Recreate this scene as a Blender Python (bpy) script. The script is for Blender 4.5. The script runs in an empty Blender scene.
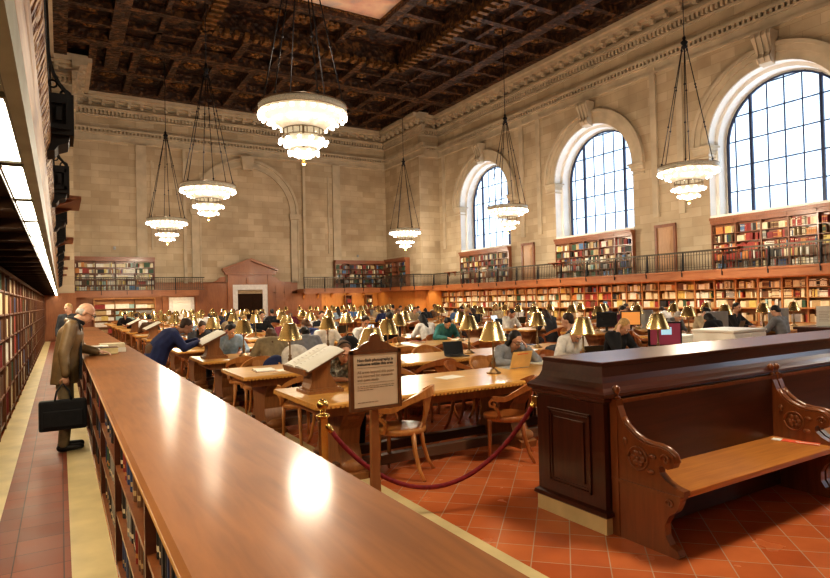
import bpy, bmesh, math, random
from mathutils import Vector, Matrix, Euler
random.seed(7)
PI = math.pi
COL = bpy.context.scene.collection
SC = bpy.context.scene
KIDS = {}

# ------------------------------------------------------------------ camera
CF, CYAW, CPIT, CROLL, CH = 591.4, math.radians(30.95), math.radians(0.916), math.radians(-1.33), 1.65
cyw, syw = math.cos(CYAW), math.sin(CYAW)
vF = Vector((syw*math.cos(CPIT), cyw*math.cos(CPIT), math.sin(CPIT)))
vR0 = Vector((cyw, -syw, 0)); vU0 = vR0.cross(vF)
vR = vR0*math.cos(CROLL) + vU0*math.sin(CROLL)
vU = -vR0*math.sin(CROLL) + vU0*math.cos(CROLL)
cam = bpy.data.cameras.new('camera'); cam.sensor_width = 36; cam.lens = CF/830*36
cam.clip_start = 0.05; cam.clip_end = 300
camo = bpy.data.objects.new('camera', cam); COL.objects.link(camo)
camo.matrix_world = Matrix(((vR.x, vU.x, -vF.x, 0), (vR.y, vU.y, -vF.y, 0), (vR.z, vU.z, -vF.z, CH), (0, 0, 0, 1)))
SC.camera = camo
def proj(p):
    q = Vector(p) - Vector((0, 0, CH)); w = q.dot(vF)
    if w < 0.05: return None
    return (415 + CF*q.dot(vR)/w, 289 - CF*q.dot(vU)/w, w)

# ------------------------------------------------------------------ materials
def newmat(name):
    m = bpy.data.materials.new(name); m.use_nodes = True
    nt = m.node_tree; b = nt.nodes['Principled BSDF']
    return m, nt, b
def N(nt, t, **kw):
    n = nt.nodes.new(t)
    for k, v in kw.items(): setattr(n, k, v)
    return n
def ramp(nt, fac, stops):
    r = N(nt, 'ShaderNodeValToRGB'); el = r.color_ramp.elements
    while len(el) > 1: el.remove(el[-1])
    el[0].position = stops[0][0]; el[0].color = (*stops[0][1], 1)
    for p, c in stops[1:]:
        e = el.new(p); e.color = (*c, 1)
    nt.links.new(fac, r.inputs[0]); return r
def plain(name, col, rough=0.5, metal=0.0, var=0.12, scale=6, coat=0, bump=0, emit=None, es=0, aniso=0):
    m, nt, b = newmat(name)
    b.inputs['Roughness'].default_value = rough; b.inputs['Metallic'].default_value = metal
    b.inputs['Coat Weight'].default_value = coat; b.inputs['Coat Roughness'].default_value = 0.12
    if aniso: b.inputs['Anisotropic'].default_value = aniso
    tc = N(nt, 'ShaderNodeTexCoord'); no = N(nt, 'ShaderNodeTexNoise')
    no.inputs['Scale'].default_value = scale; no.inputs['Detail'].default_value = 4
    nt.links.new(tc.outputs['Object'], no.inputs['Vector'])
    lo = tuple(c*(1-var) for c in col); hi = tuple(min(1, c*(1+var)) for c in col)
    r = ramp(nt, no.outputs['Fac'], [(0.3, lo), (0.7, hi)])
    nt.links.new(r.outputs[0], b.inputs['Base Color'])
    if bump:
        bp = N(nt, 'ShaderNodeBump'); bp.inputs['Strength'].default_value = bump; bp.inputs['Distance'].default_value = 0.01
        nt.links.new(no.outputs['Fac'], bp.inputs['Height']); nt.links.new(bp.outputs[0], b.inputs['Normal'])
    if emit:
        b.inputs['Emission Color'].default_value = (*emit, 1); b.inputs['Emission Strength'].default_value = es
    return m
def wood(name, dark, light, rough=0.35, axis=0, scale=3.0, coat=0.25, coatr=0.15, bump=0.05):
    m, nt, b = newmat(name)
    b.inputs['Roughness'].default_value = rough; b.inputs['Coat Weight'].default_value = coat
    b.inputs['Coat Roughness'].default_value = coatr
    tc = N(nt, 'ShaderNodeTexCoord'); mp = N(nt, 'ShaderNodeMapping')
    s = [9, 9, 9]; s[axis] = 0.8
    mp.inputs['Scale'].default_value = s
    nt.links.new(tc.outputs['Object'], mp.inputs[0])
    n1 = N(nt, 'ShaderNodeTexNoise'); n1.inputs['Scale'].default_value = scale; n1.inputs['Detail'].default_value = 6
    n1.inputs['Distortion'].default_value = 0.6
    nt.links.new(mp.outputs[0], n1.inputs['Vector'])
    n2 = N(nt, 'ShaderNodeTexNoise'); n2.inputs['Scale'].default_value = 1.3
    nt.links.new(tc.outputs['Object'], n2.inputs['Vector'])
    mx = N(nt, 'ShaderNodeMath', operation='ADD'); nt.links.new(n1.outputs['Fac'], mx.inputs[0]); nt.links.new(n2.outputs['Fac'], mx.inputs[1])
    m2 = N(nt, 'ShaderNodeMath', operation='MULTIPLY'); m2.inputs[1].default_value = 0.5; nt.links.new(mx.outputs[0], m2.inputs[0])
    r = ramp(nt, m2.outputs[0], [(0.36, dark), (0.62, light)])
    nt.links.new(r.outputs[0], b.inputs['Base Color'])
    if bump:
        bp = N(nt, 'ShaderNodeBump'); bp.inputs['Strength'].default_value = bump; bp.inputs['Distance'].default_value = 0.004
        nt.links.new(n1.outputs['Fac'], bp.inputs['Height']); nt.links.new(bp.outputs[0], b.inputs['Normal'])
    return m
def stone(name, plane, c1=(0.50, 0.41, 0.29), c2=(0.40, 0.315, 0.21), mort=(0.33, 0.265, 0.18)):
    m, nt, b = newmat(name); b.inputs['Roughness'].default_value = 0.8
    tc = N(nt, 'ShaderNodeTexCoord'); sp = N(nt, 'ShaderNodeSeparateXYZ'); cb = N(nt, 'ShaderNodeCombineXYZ')
    nt.links.new(tc.outputs['Object'], sp.inputs[0])
    nt.links.new(sp.outputs[1 if plane == 'yz' else 0], cb.inputs[0]); nt.links.new(sp.outputs[2], cb.inputs[1])
    br = N(nt, 'ShaderNodeTexBrick'); br.offset = 0.42
    br.inputs['Color1'].default_value = (*c1, 1); br.inputs['Color2'].default_value = (*c2, 1); br.inputs['Mortar'].default_value = (*mort, 1)
    br.inputs['Scale'].default_value = 1; br.inputs['Brick Width'].default_value = 0.98; br.inputs['Row Height'].default_value = 0.39
    br.inputs['Mortar Size'].default_value = 0.008; br.inputs['Mortar Smooth'].default_value = 0.3
    nt.links.new(cb.outputs[0], br.inputs['Vector'])
    no = N(nt, 'ShaderNodeTexNoise'); no.inputs['Scale'].default_value = 0.8; no.inputs['Detail'].default_value = 5
    nt.links.new(tc.outputs['Object'], no.inputs['Vector'])
    r = ramp(nt, no.outputs['Fac'], [(0.3, (0.82, 0.8, 0.78)), (0.7, (1.12, 1.12, 1.12))])
    mx = N(nt, 'ShaderNodeMix', data_type='RGBA', blend_type='MULTIPLY'); mx.inputs[0].default_value = 1
    nt.links.new(br.outputs['Color'], mx.inputs[6]); nt.links.new(r.outputs[0], mx.inputs[7])
    nt.links.new(mx.outputs[2], b.inputs['Base Color'])
    bp = N(nt, 'ShaderNodeBump'); bp.inputs['Strength'].default_value = 0.25; bp.inputs['Distance'].default_value = 0.02
    nt.links.new(br.outputs['Fac'], bp.inputs['Height']); bp.invert = True
    nt.links.new(bp.outputs[0], b.inputs['Normal'])
    return m
def tiles(name, c1, c2, mort, w, h, rot, rough=0.28, msize=0.012, off=0.0):
    m, nt, b = newmat(name); b.inputs['Roughness'].default_value = rough
    tc = N(nt, 'ShaderNodeTexCoord'); mp = N(nt, 'ShaderNodeMapping')
    mp.inputs['Rotation'].default_value = (0, 0, rot); nt.links.new(tc.outputs['Object'], mp.inputs[0])
    br = N(nt, 'ShaderNodeTexBrick'); br.offset = off
    br.inputs['Color1'].default_value = (*c1, 1); br.inputs['Color2'].default_value = (*c2, 1); br.inputs['Mortar'].default_value = (*mort, 1)
    br.inputs['Scale'].default_value = 1; br.inputs['Brick Width'].default_value = w; br.inputs['Row Height'].default_value = h
    br.inputs['Mortar Size'].default_value = msize; br.inputs['Mortar Smooth'].default_value = 0.2
    nt.links.new(mp.outputs[0], br.inputs['Vector'])
    no = N(nt, 'ShaderNodeTexNoise'); no.inputs['Scale'].default_value = 3; no.inputs['Detail'].default_value = 5
    nt.links.new(tc.outputs['Object'], no.inputs['Vector'])
    r = ramp(nt, no.outputs['Fac'], [(0.3, (0.88, 0.86, 0.85)), (0.7, (1.08, 1.08, 1.08))])
    mx = N(nt, 'ShaderNodeMix', data_type='RGBA', blend_type='MULTIPLY'); mx.inputs[0].default_value = 1
    nt.links.new(br.outputs['Color'], mx.inputs[6]); nt.links.new(r.outputs[0], mx.inputs[7])
    nt.links.new(mx.outputs[2], b.inputs['Base Color'])
    rr = N(nt, 'ShaderNodeMapRange'); rr.inputs[3].default_value = rough-0.08; rr.inputs[4].default_value = rough+0.15
    nt.links.new(no.outputs['Fac'], rr.inputs[0]); nt.links.new(rr.outputs[0], b.inputs['Roughness'])
    bp = N(nt, 'ShaderNodeBump'); bp.inputs['Strength'].default_value = 0.3; bp.inputs['Distance'].default_value = 0.004; bp.invert = True
    nt.links.new(br.outputs['Fac'], bp.inputs['Height']); nt.links.new(bp.outputs[0], b.inputs['Normal'])
    return m
def carved(name, dark, light, gold, scale=6, gthr=0.62):
    m, nt, b = newmat(name); b.inputs['Roughness'].default_value = 0.5
    tc = N(nt, 'ShaderNodeTexCoord')
    v = N(nt, 'ShaderNodeTexVoronoi'); v.inputs['Scale'].default_value = scale; nt.links.new(tc.outputs['Object'], v.inputs['Vector'])
    no = N(nt, 'ShaderNodeTexNoise'); no.inputs['Scale'].default_value = scale*0.8; no.inputs['Detail'].default_value = 6
    nt.links.new(tc.outputs['Object'], no.inputs['Vector'])
    r = ramp(nt, no.outputs['Fac'], [(0.3, dark), (gthr-0.08, light), (gthr, gold)])
    nt.links.new(r.outputs[0], b.inputs['Base Color'])
    ad = N(nt, 'ShaderNodeMath', operation='ADD'); nt.links.new(v.outputs['Distance'], ad.inputs[0]); nt.links.new(no.outputs['Fac'], ad.inputs[1])
    bp = N(nt, 'ShaderNodeBump'); bp.inputs['Strength'].default_value = 0.9; bp.inputs['Distance'].default_value = 0.06
    nt.links.new(ad.outputs[0], bp.inputs['Height']); nt.links.new(bp.outputs[0], b.inputs['Normal'])
    return m
def emis(name, col, s):
    m = bpy.data.materials.new(name); m.use_nodes = True; nt = m.node_tree; nt.nodes.clear()
    e = N(nt, 'ShaderNodeEmission'); e.inputs[0].default_value = (*col, 1); e.inputs[1].default_value = s
    o = N(nt, 'ShaderNodeOutputMaterial'); nt.links.new(e.outputs[0], o.inputs[0]); return m
def glass(name):
    m = bpy.data.materials.new(name); m.use_nodes = True; nt = m.node_tree; nt.nodes.clear()
    t = N(nt, 'ShaderNodeBsdfTransparent'); t.inputs[0].default_value = (0.93, 0.96, 1, 1)
    g = N(nt, 'ShaderNodeBsdfGlossy'); g.inputs['Roughness'].default_value = 0.05
    mx = N(nt, 'ShaderNodeMixShader'); mx.inputs[0].default_value = 0.06
    o = N(nt, 'ShaderNodeOutputMaterial')
    nt.links.new(t.outputs[0], mx.inputs[1]); nt.links.new(g.outputs[0], mx.inputs[2]); nt.links.new(mx.outputs[0], o.inputs[0]); return m

M = {}
M['stone_xz'] = stone('limestone far', 'xz'); M['stone_yz'] = stone('limestone side', 'yz')
M['stone'] = plain('carved limestone', (0.46, 0.385, 0.28), 0.8, var=0.15, scale=1.5)
M['stone_lit'] = plain('window-lit reveal limestone', (0.72, 0.68, 0.62), 0.8, var=0.08, scale=1.5)  # limestone copy whitened with the window light on the reveals
M['tile'] = tiles('red floor tiles', (0.46, 0.115, 0.035), (0.60, 0.18, 0.06), (0.50, 0.33, 0.22), 0.235, 0.235, math.radians(45), 0.2, 0.004)
M['tile_aisle'] = tiles('brown aisle tiles', (0.24, 0.058, 0.024), (0.17, 0.040, 0.018), (0.07, 0.026, 0.015), 0.28, 0.28, 0, 0.42, 0.004)
M['marble'] = plain('cream marble border', (0.62, 0.50, 0.27), 0.3, var=0.15, scale=3)
M['ceil'] = carved('dark coffer panel', (0.010, 0.005, 0.003), (0.035, 0.015, 0.008), (0.13, 0.060, 0.020), 4, 0.64)
M['ceil_beam'] = carved('carved ceiling beam', (0.020, 0.008, 0.004), (0.052, 0.023, 0.010), (0.15, 0.07, 0.024), 5, 0.62)
M['ceil_plain'] = wood('dark ceiling wood', (0.03, 0.012, 0.006), (0.075, 0.032, 0.014), 0.45, 0)
M['gold'] = plain('gilding', (0.17, 0.085, 0.026), 0.5, 0.4, 0.8, 5, bump=0.8)
M['gilt'] = plain('bright gilding', (0.50, 0.27, 0.08), 0.45, 0.5, 0.4, 12, bump=0.5)
M['mahog'] = wood('dark mahogany', (0.035, 0.008, 0.004), (0.065, 0.016, 0.007), 0.3, 0, coat=0.5, coatr=0.12)
M['mahog_v'] = wood('dark mahogany upright', (0.038, 0.009, 0.004), (0.075, 0.019, 0.008), 0.3, 2, coat=0.5, coatr=0.12)
M['bench'] = wood('varnished bench wood', (0.15, 0.045, 0.013), (0.24, 0.08, 0.022), 0.3, 2, coat=0.5)
M['bench_back'] = wood('shadowed bench back wood', (0.045, 0.012, 0.005), (0.085, 0.022, 0.008), 0.35, 0, coat=0.3)  # darker copy of the bench wood, its shadowed tone in the colour
M['bench_seat'] = wood('orange bench seat', (0.40, 0.14, 0.032), (0.60, 0.25, 0.06), 0.3, 0, coat=0.5)  # seat a brighter orange than the bench ends
M['oak'] = wood('honey table oak', (0.56, 0.28, 0.065), (0.76, 0.42, 0.11), 0.3, 0, coat=0.4)
M['table_dark'] = wood('table base oak', (0.20, 0.085, 0.025), (0.33, 0.14, 0.045), 0.5, 2, coat=0.05)
M['foot_rail'] = wood('scuffed foot rail', (0.08, 0.04, 0.02), (0.15, 0.08, 0.045), 0.5, 0)
M['chair'] = wood('chair wood', (0.42, 0.17, 0.045), (0.58, 0.27, 0.08), 0.35, 2, coat=0.25)
M['chair_red'] = wood('reddish chair wood', (0.30, 0.09, 0.022), (0.42, 0.15, 0.04), 0.35, 2, coat=0.25)
M['counter'] = wood('glossy counter top', (0.19, 0.070, 0.018), (0.27, 0.102, 0.026), 0.5, 1, coat=0.35, coatr=0.14, bump=0.0)
M['counter_edge'] = wood('counter edge wood', (0.30, 0.15, 0.05), (0.42, 0.22, 0.08), 0.3, 1)
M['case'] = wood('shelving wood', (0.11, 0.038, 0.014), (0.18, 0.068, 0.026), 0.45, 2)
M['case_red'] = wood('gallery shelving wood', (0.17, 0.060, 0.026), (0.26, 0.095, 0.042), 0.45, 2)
M['case_lit'] = wood('lit shelving wood', (0.33, 0.15, 0.045), (0.45, 0.21, 0.07), 0.45, 2)  # lit copy of the shelving wood, glow put into its colour
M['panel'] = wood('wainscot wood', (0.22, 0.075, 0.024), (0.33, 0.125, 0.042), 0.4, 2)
M['panel_lit'] = wood('amber-lit wainscot wood', (0.42, 0.17, 0.04), (0.55, 0.24, 0.06), 0.4, 2)  # lit copy of the wainscot wood, amber light kept in the colour
M['fascia'] = wood('gallery fascia wood', (0.28, 0.10, 0.033), (0.38, 0.15, 0.055), 0.4, 1)
M['fascia_x'] = wood('gallery fascia wood x', (0.28, 0.10, 0.033), (0.38, 0.15, 0.055), 0.4, 0)
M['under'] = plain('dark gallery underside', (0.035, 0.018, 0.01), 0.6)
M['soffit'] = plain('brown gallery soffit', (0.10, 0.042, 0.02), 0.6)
M['moulding'] = wood('near fascia moulding', (0.13, 0.06, 0.026), (0.34, 0.19, 0.09), 0.45, 1)
M['moulding_carved'] = carved('carved fascia band', (0.06, 0.024, 0.010), (0.16, 0.07, 0.03), (0.34, 0.20, 0.09), 22, 0.55)
M['silver'] = plain('steel light trough', (0.26, 0.26, 0.21), 0.45, 0.0)
M['iron'] = plain('black iron', (0.016, 0.016, 0.018), 0.7, 0.0)
M['rail_iron'] = plain('bronze rail', (0.09, 0.075, 0.055), 0.45, 0.6)
M['brass'] = plain('brass', (0.72, 0.50, 0.17), 0.25, 1.0)
M['brass_old'] = plain('aged brass stem', (0.24, 0.17, 0.10), 0.35, 0.9)
M['shade'] = plain('brushed brass shade', (0.80, 0.61, 0.29), 0.27, 0.95, 0.05, 8)
M['shade_in'] = plain('lamp shade inside', (0.85, 0.75, 0.5), 0.5, emit=(1, 0.8, 0.45), es=0.8)
M['bulb'] = emis('warm bulb', (1, 0.86, 0.66), 16)
M['chbulb'] = emis('chandelier bulb', (1, 0.92, 0.80), 10)
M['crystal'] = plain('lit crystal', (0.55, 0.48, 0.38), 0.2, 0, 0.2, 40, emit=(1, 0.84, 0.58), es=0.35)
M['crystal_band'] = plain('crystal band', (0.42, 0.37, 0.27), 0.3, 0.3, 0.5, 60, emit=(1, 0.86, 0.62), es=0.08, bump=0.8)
M['diffuser'] = emis('fluorescent diffuser', (1, 0.90, 0.70), 12)
M['cable'] = plain('dark cable', (0.03, 0.03, 0.035), 0.5, 0.7)
M['glass'] = glass('window glass')
M['mullion'] = plain('dark blue mullion', (0.02, 0.03, 0.07), 0.5)
M['white_marble'] = plain('white marble surround', (0.72, 0.70, 0.66), 0.4)
M['white'] = plain('white laminate', (0.86, 0.84, 0.76), 0.5, var=0.03)
M['paper'] = plain('paper', (0.80, 0.77, 0.68), 0.7, var=0.05)
M['paper_tan'] = plain('tan paper', (0.70, 0.56, 0.40), 0.7, var=0.05)
M['paper_white'] = plain('white page', (0.86, 0.83, 0.74), 0.6, var=0.03)
M['ink'] = plain('ink', (0.06, 0.05, 0.045), 0.7)
M['ink_soft'] = plain('soft ink', (0.34, 0.25, 0.17), 0.7)
M['sign_wood'] = wood('sign wood', (0.13, 0.05, 0.02), (0.20, 0.085, 0.032), 0.4, 2)
M['sign_pole'] = wood('sign pole wood', (0.26, 0.10, 0.035), (0.36, 0.155, 0.055), 0.35, 2)
M['velvet'] = plain('red velvet', (0.21, 0.008, 0.014), 0.75, var=0.3, scale=30)
M['black'] = plain('black plastic', (0.012, 0.012, 0.014), 0.35)
M['screen_red'] = plain('maroon screen', (0.12, 0.025, 0.035), 0.3, emit=(0.35, 0.06, 0.09), es=0.35)
M['screen_blue'] = plain('pale blue screen patch', (0.35, 0.6, 0.75), 0.4, emit=(0.35, 0.65, 0.85), es=0.5)
M['screen_orange'] = plain('orange screen', (0.5, 0.2, 0.05), 0.3, emit=(1, 0.4, 0.1), es=0.5)
M['screen_white'] = plain('bright screen', (0.6, 0.7, 0.8), 0.3, emit=(0.6, 0.8, 1), es=0.7)
M['screen_off'] = plain('dark screen', (0.01, 0.012, 0.016), 0.25)
M['grey_plastic'] = plain('grey plastic', (0.30, 0.31, 0.33), 0.4)
M['silver_plastic'] = plain('silver plastic', (0.55, 0.56, 0.58), 0.35, 0.4)
M['manila'] = plain('manila card', (0.66, 0.45, 0.18), 0.6)
M['red_label'] = plain('red label', (0.75, 0.12, 0.06), 0.5)
M['skin'] = plain('skin', (0.60, 0.34, 0.23), 0.5, var=0.05)
M['skin2'] = plain('deeper skin', (0.36, 0.19, 0.12), 0.5, var=0.05)
M['leather'] = plain('olive brown leather', (0.155, 0.10, 0.046), 0.4, var=0.3, scale=9, bump=0.4)
CLO = {'navy': (0.02, 0.03, 0.10), 'black': (0.012, 0.012, 0.015), 'charcoal': (0.04, 0.042, 0.05), 'white': (0.72, 0.70, 0.66), 'grey': (0.25, 0.26, 0.28),
       'maroon': (0.16, 0.025, 0.045), 'beige': (0.50, 0.40, 0.26), 'teal': (0.05, 0.20, 0.20), 'blue': (0.10, 0.20, 0.42), 'brown': (0.12, 0.065, 0.035),
       'khaki': (0.28, 0.22, 0.13), 'red': (0.45, 0.05, 0.05), 'pale blue': (0.35, 0.48, 0.62)}
for k, c in CLO.items(): M['cl_'+k] = plain(k+' cloth', c, 0.85, var=0.2, scale=14, bump=0.3)
M['camo'] = carved('mottled shirt cloth', (0.05, 0.05, 0.04), (0.20, 0.19, 0.14), (0.45, 0.42, 0.34), 22, 0.55)
HAIR = {'black': (0.012, 0.010, 0.010), 'dark brown': (0.04, 0.02, 0.012), 'brown': (0.12, 0.06, 0.03), 'blond': (0.42, 0.27, 0.11), 'grey': (0.42, 0.40, 0.37)}
for k, c in HAIR.items(): M['ha_'+k] = plain(k+' hair', c, 0.6, var=0.3, scale=40, bump=0.6)
BK = {'dark red': (0.22, 0.022, 0.018), 'red': (0.34, 0.045, 0.03), 'brown': (0.14, 0.065, 0.03), 'black': (0.02, 0.018, 0.018), 'dark green': (0.035, 0.085, 0.045),
      'navy': (0.025, 0.045, 0.12), 'blue': (0.09, 0.18, 0.33), 'tan': (0.45, 0.32, 0.16), 'cream': (0.66, 0.58, 0.40), 'white': (0.74, 0.71, 0.62),
      'orange': (0.52, 0.21, 0.06), 'yellow': (0.60, 0.46, 0.14), 'grey': (0.26, 0.25, 0.23), 'pale teal': (0.30, 0.46, 0.44)}
for k, c in BK.items(): M['bk_'+k] = plain(k+' book cover', c, 0.6, var=0.15, scale=8)
BKN = list(BK)

for k_ in ('moulding', 'moulding_carved', 'silver', 'under'):
    b_ = M[k_].node_tree.nodes['Principled BSDF']; b_.inputs['Specular IOR Level'].default_value = 0.05; b_.inputs['Coat Weight'].default_value = 0.0
b_ = M['counter'].node_tree.nodes['Principled BSDF']; b_.inputs['Specular IOR Level'].default_value = 0.1; b_.inputs['Coat Weight'].default_value = 0.22; b_.inputs['Coat IOR'].default_value = 1.35
for k_ in ('tile_aisle', 'marble'): M[k_].node_tree.nodes['Principled BSDF'].inputs['Specular IOR Level'].default_value = 0.2
# ------------------------------------------------------------------ mesh builder
def ortho(d):
    d = Vector(d).normalized(); a = Vector((0, 0, 1)) if abs(d.z) < 0.9 else Vector((1, 0, 0))
    u = d.cross(a).normalized(); return u, d.cross(u).normalized()
class MB:
    def __init__(s): s.v = []; s.f = []; s.m = []; s.sm = []
    def face(s, idx, mi=0, sm=False): s.f.append(tuple(idx)); s.m.append(mi); s.sm.append(sm)
    def box(s, x0, x1, y0, y1, z0, z1, mi=0, mat=None):
        b = len(s.v)
        P = [(x0, y0, z0), (x1, y0, z0), (x1, y1, z0), (x0, y1, z0), (x0, y0, z1), (x1, y0, z1), (x1, y1, z1), (x0, y1, z1)]
        s.v += [tuple(mat @ Vector(p)) if mat else p for p in P]
        for q in ((3, 2, 1, 0), (4, 5, 6, 7), (0, 1, 5, 4), (1, 2, 6, 5), (2, 3, 7, 6), (3, 0, 4, 7)): s.face([b+i for i in q], mi)
        return s
    def rings(s, R, closed=True, caps=True, mi=0, sm=True):
        b = len(s.v); n = len(R[0])
        for r in R: s.v += [tuple(p) for p in r]
        for i in range(len(R)-1):
            for j in range(n if closed else n-1):
                k = (j+1) % n
                s.face((b+i*n+j, b+i*n+k, b+(i+1)*n+k, b+(i+1)*n+j), mi, sm)
        if caps:
            s.face([b+j for j in range(n)][::-1], mi, False); s.face([b+(len(R)-1)*n+j for j in range(n)], mi, False)
        return s
    def tube(s, pts, r, n=8, mi=0, caps=True, flat=None):
        pts = [Vector(p) for p in pts]; R = []; rr = r if isinstance(r, (list, tuple)) else [r]*len(pts)
        d0 = (pts[1]-pts[0]).normalized(); u, w = ortho(d0)
        for i, p in enumerate(pts):
            d = (pts[min(i+1, len(pts)-1)]-pts[max(i-1, 0)]).normalized()
            u = (u - d*u.dot(d)).normalized(); w = d.cross(u)
            R.append([p + (u*math.cos(2*PI*k/n) + w*math.sin(2*PI*k/n))*rr[i] for k in range(n)])
        return s.rings(R, True, caps, mi)
    def ribbon(s, pts, side, hw, th, mi=0):
        # rectangular section swept along pts; side(i) gives width direction
        pts = [Vector(p) for p in pts]; R = []
        for i, p in enumerate(pts):
            d = (pts[min(i+1, len(pts)-1)]-pts[max(i-1, 0)]).normalized()
            u = Vector(side(i)) if callable(side) else Vector(side); u = (u-d*u.dot(d)).normalized(); w = d.cross(u)
            a = hw[i] if isinstance(hw, (list, tuple)) else hw; t = th[i] if isinstance(th, (list, tuple)) else th
            R.append([p+u*a+w*t, p-u*a+w*t, p-u*a-w*t, p+u*a-w*t])
        return s.rings(R, True, True, mi, False)
    def lathe(s, prof, n=16, c=(0, 0, 0), mi=0, caps=True, sm=True):
        R = [[(c[0]+r*math.cos(2*PI*k/n), c[1]+r*math.sin(2*PI*k/n), c[2]+z) for k in range(n)] for r, z in prof]
        return s.rings(R, True, caps, mi, sm)
    def prism(s, poly, f, w0, w1, mi=0):
        b = len(s.v); n = len(poly)
        s.v += [tuple(f(u, v, w0)) for u, v in poly] + [tuple(f(u, v, w1)) for u, v in poly]
        s.face([b+i for i in range(n)][::-1], mi); s.face([b+n+i for i in range(n)], mi)
        for i in range(n):
            k = (i+1) % n; s.face((b+i, b+k, b+n+k, b+n+i), mi)
        return s
    def ball(s, c, r, n=10, mi=0, ax=None):
        c = Vector(c); ax = ax or (Vector((1, 0, 0)), Vector((0, 1, 0)), Vector((0, 0, 1)))
        rr = r if isinstance(r, (list, tuple)) else (r, r, r); R = []; m = max(4, n//2+1)
        for i in range(m+1):
            t = -PI/2*0.985 + PI*0.985*i/m
            R.append([c + ax[0]*(rr[0]*math.cos(t)*math.cos(2*PI*k/n)) + ax[1]*(rr[1]*math.cos(t)*math.sin(2*PI*k/n)) + ax[2]*(rr[2]*math.sin(t)) for k in range(n)])
        return s.rings(R, True, True, mi)
    def mesh(s, name, mats, bevel=0, fix=True):
        me = bpy.data.meshes.new(name); me.from_pydata(s.v, [], s.f)
        for m in (mats if isinstance(mats, (list, tuple)) else [mats]): me.materials.append(M[m] if isinstance(m, str) else m)
        me.polygons.foreach_set('material_index', s.m); me.polygons.foreach_set('use_smooth', s.sm)
        if bevel or fix:
            bm = bmesh.new(); bm.from_mesh(me)
            if bevel: bmesh.ops.bevel(bm, geom=[e for e in bm.edges if e.is_manifold and e.calc_face_angle(0) > 0.5], offset=bevel, segments=2, affect='EDGES', profile=0.6, clamp_overlap=True)
            if fix: bmesh.ops.recalc_face_normals(bm, faces=bm.faces)
            bm.to_mesh(me); bm.free()
        me.update(); return me
    def build(s, name, mats, parent=None, bevel=0, fix=True, **kw): return link(name, s.mesh(name, mats, bevel, fix), parent, **kw)
def link(name, me, parent=None, loc=None, rz=None, kind=None, label=None):
    o = bpy.data.objects.new(name, me); COL.objects.link(o)
    if parent is not None: o.parent = parent; KIDS.setdefault(parent, []).append(o)
    if loc is not None: o.location = loc
    if rz is not None: o.rotation_euler = (0, 0, rz)
    if kind: o['kind'] = kind
    if label: o['label'] = label
    return o
def tag(o, label, cat, group=None, kind=None):
    o['label'] = label; o['category'] = cat
    if group: o['group'] = group
    if kind: o['kind'] = kind
    return o
def thing(name, label, cat, loc=(0, 0, 0), rz=0, group=None):
    o = bpy.data.objects.new(name, None); COL.objects.link(o); o.location = loc; o.rotation_euler = (0, 0, rz); o.empty_display_size = 0.1
    return tag(o, label, cat, group)
def dup(o, loc=None, rz=None, label=None, group=None, parent=None):
    c = o.copy(); COL.objects.link(c)
    if parent is not None: c.parent = parent; KIDS.setdefault(parent, []).append(c)
    if loc is not None: c.location = loc
    if rz is not None: c.rotation_euler = (0, 0, rz)
    if label: c['label'] = label
    if group: c['group'] = group
    for k in KIDS.get(o, []): dup(k, parent=c)
    return c
class Proto:
    """first placing uses the built thing itself, later ones copy it"""
    def __init__(s, root): s.o = root; s.used = False
    def put(s, loc, rz, label, group=None):
        if not s.used:
            s.used = True; o = s.o; o.location = loc; o.rotation_euler = (0, 0, rz); o['label'] = label
            if group: o['group'] = group
            return o
        return dup(s.o, loc, rz, label, group)
def struct(name, mb, mats, **kw): return mb.build(name, mats, kind='structure', **kw)
ORD = ['first', 'second', 'third', 'fourth', 'fifth', 'sixth', 'seventh', 'eighth', 'ninth', 'tenth', 'eleventh', 'twelfth', 'thirteenth', 'fourteenth', 'fifteenth', 'sixteenth', 'seventeenth', 'eighteenth', 'nineteenth', 'twentieth',
       'twenty-first', 'twenty-second', 'twenty-third', 'twenty-fourth', 'twenty-fifth', 'twenty-sixth', 'twenty-seventh', 'twenty-eighth', 'twenty-ninth', 'thirtieth', 'thirty-first', 'thirty-second', 'thirty-third', 'thirty-fourth', 'thirty-fifth', 'thirty-sixth', 'thirty-seventh', 'thirty-eighth', 'thirty-ninth', 'fortieth']

# ------------------------------------------------------------------ room shell
XR, XL, YF, YB = 22.0, -1.0, 38.0, -12.0
BXR, BXL, YBAY = 20.45, 0.6, 33.25
ZC = 13.65
mb = MB(); mb.box(XL-0.3, 24, YB-0.3, YF+0.3, -0.2, 0); struct('floor', mb, 'tile')
mb = MB(); mb.box(-0.42, 0.04, YB, YF, 0.0, 0.004); struct('floor_aisle', mb, 'tile_aisle')
mb = MB(); mb.box(-0.66, -0.42, YB, YF, 0.0, 0.006).box(0.04, 0.28, YB, YF, 0, 0.006); struct('trim_1', mb, 'marble')
mb = MB(); mb.box(2.16, 2.42, YB, 35, 0.0, 0.008); struct('trim_2', mb, 'marble')
WC = [28.4, 19.95, 11.5, 3.05, -4.3]; WR = 2.42; SILL = 4.62; SPR = 7.4; TOPZ = 14.6
def arc(c, r, n=20): return [(c+r*math.cos(PI*i/n), SPR+r*math.sin(PI*i/n)) for i in range(n+1)]   # (y,z) right to left
mb = MB(); fR = lambda x: (lambda y, z: (x, y, z))
def quadYZ(mb, x, y0, y1, z0, z1, mi=0):
    b = len(mb.v); mb.v += [(x, y0, z0), (x, y1, z0), (x, y1, z1), (x, y0, z1)]; mb.face((b, b+1, b+2, b+3), mi)
edges = [YB] + sum([[c-WR, c+WR] for c in sorted(WC)], []) + [YBAY]
for i in range(0, len(edges), 2): quadYZ(mb, XR, edges[i], edges[i+1], 0, TOPZ)
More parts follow.
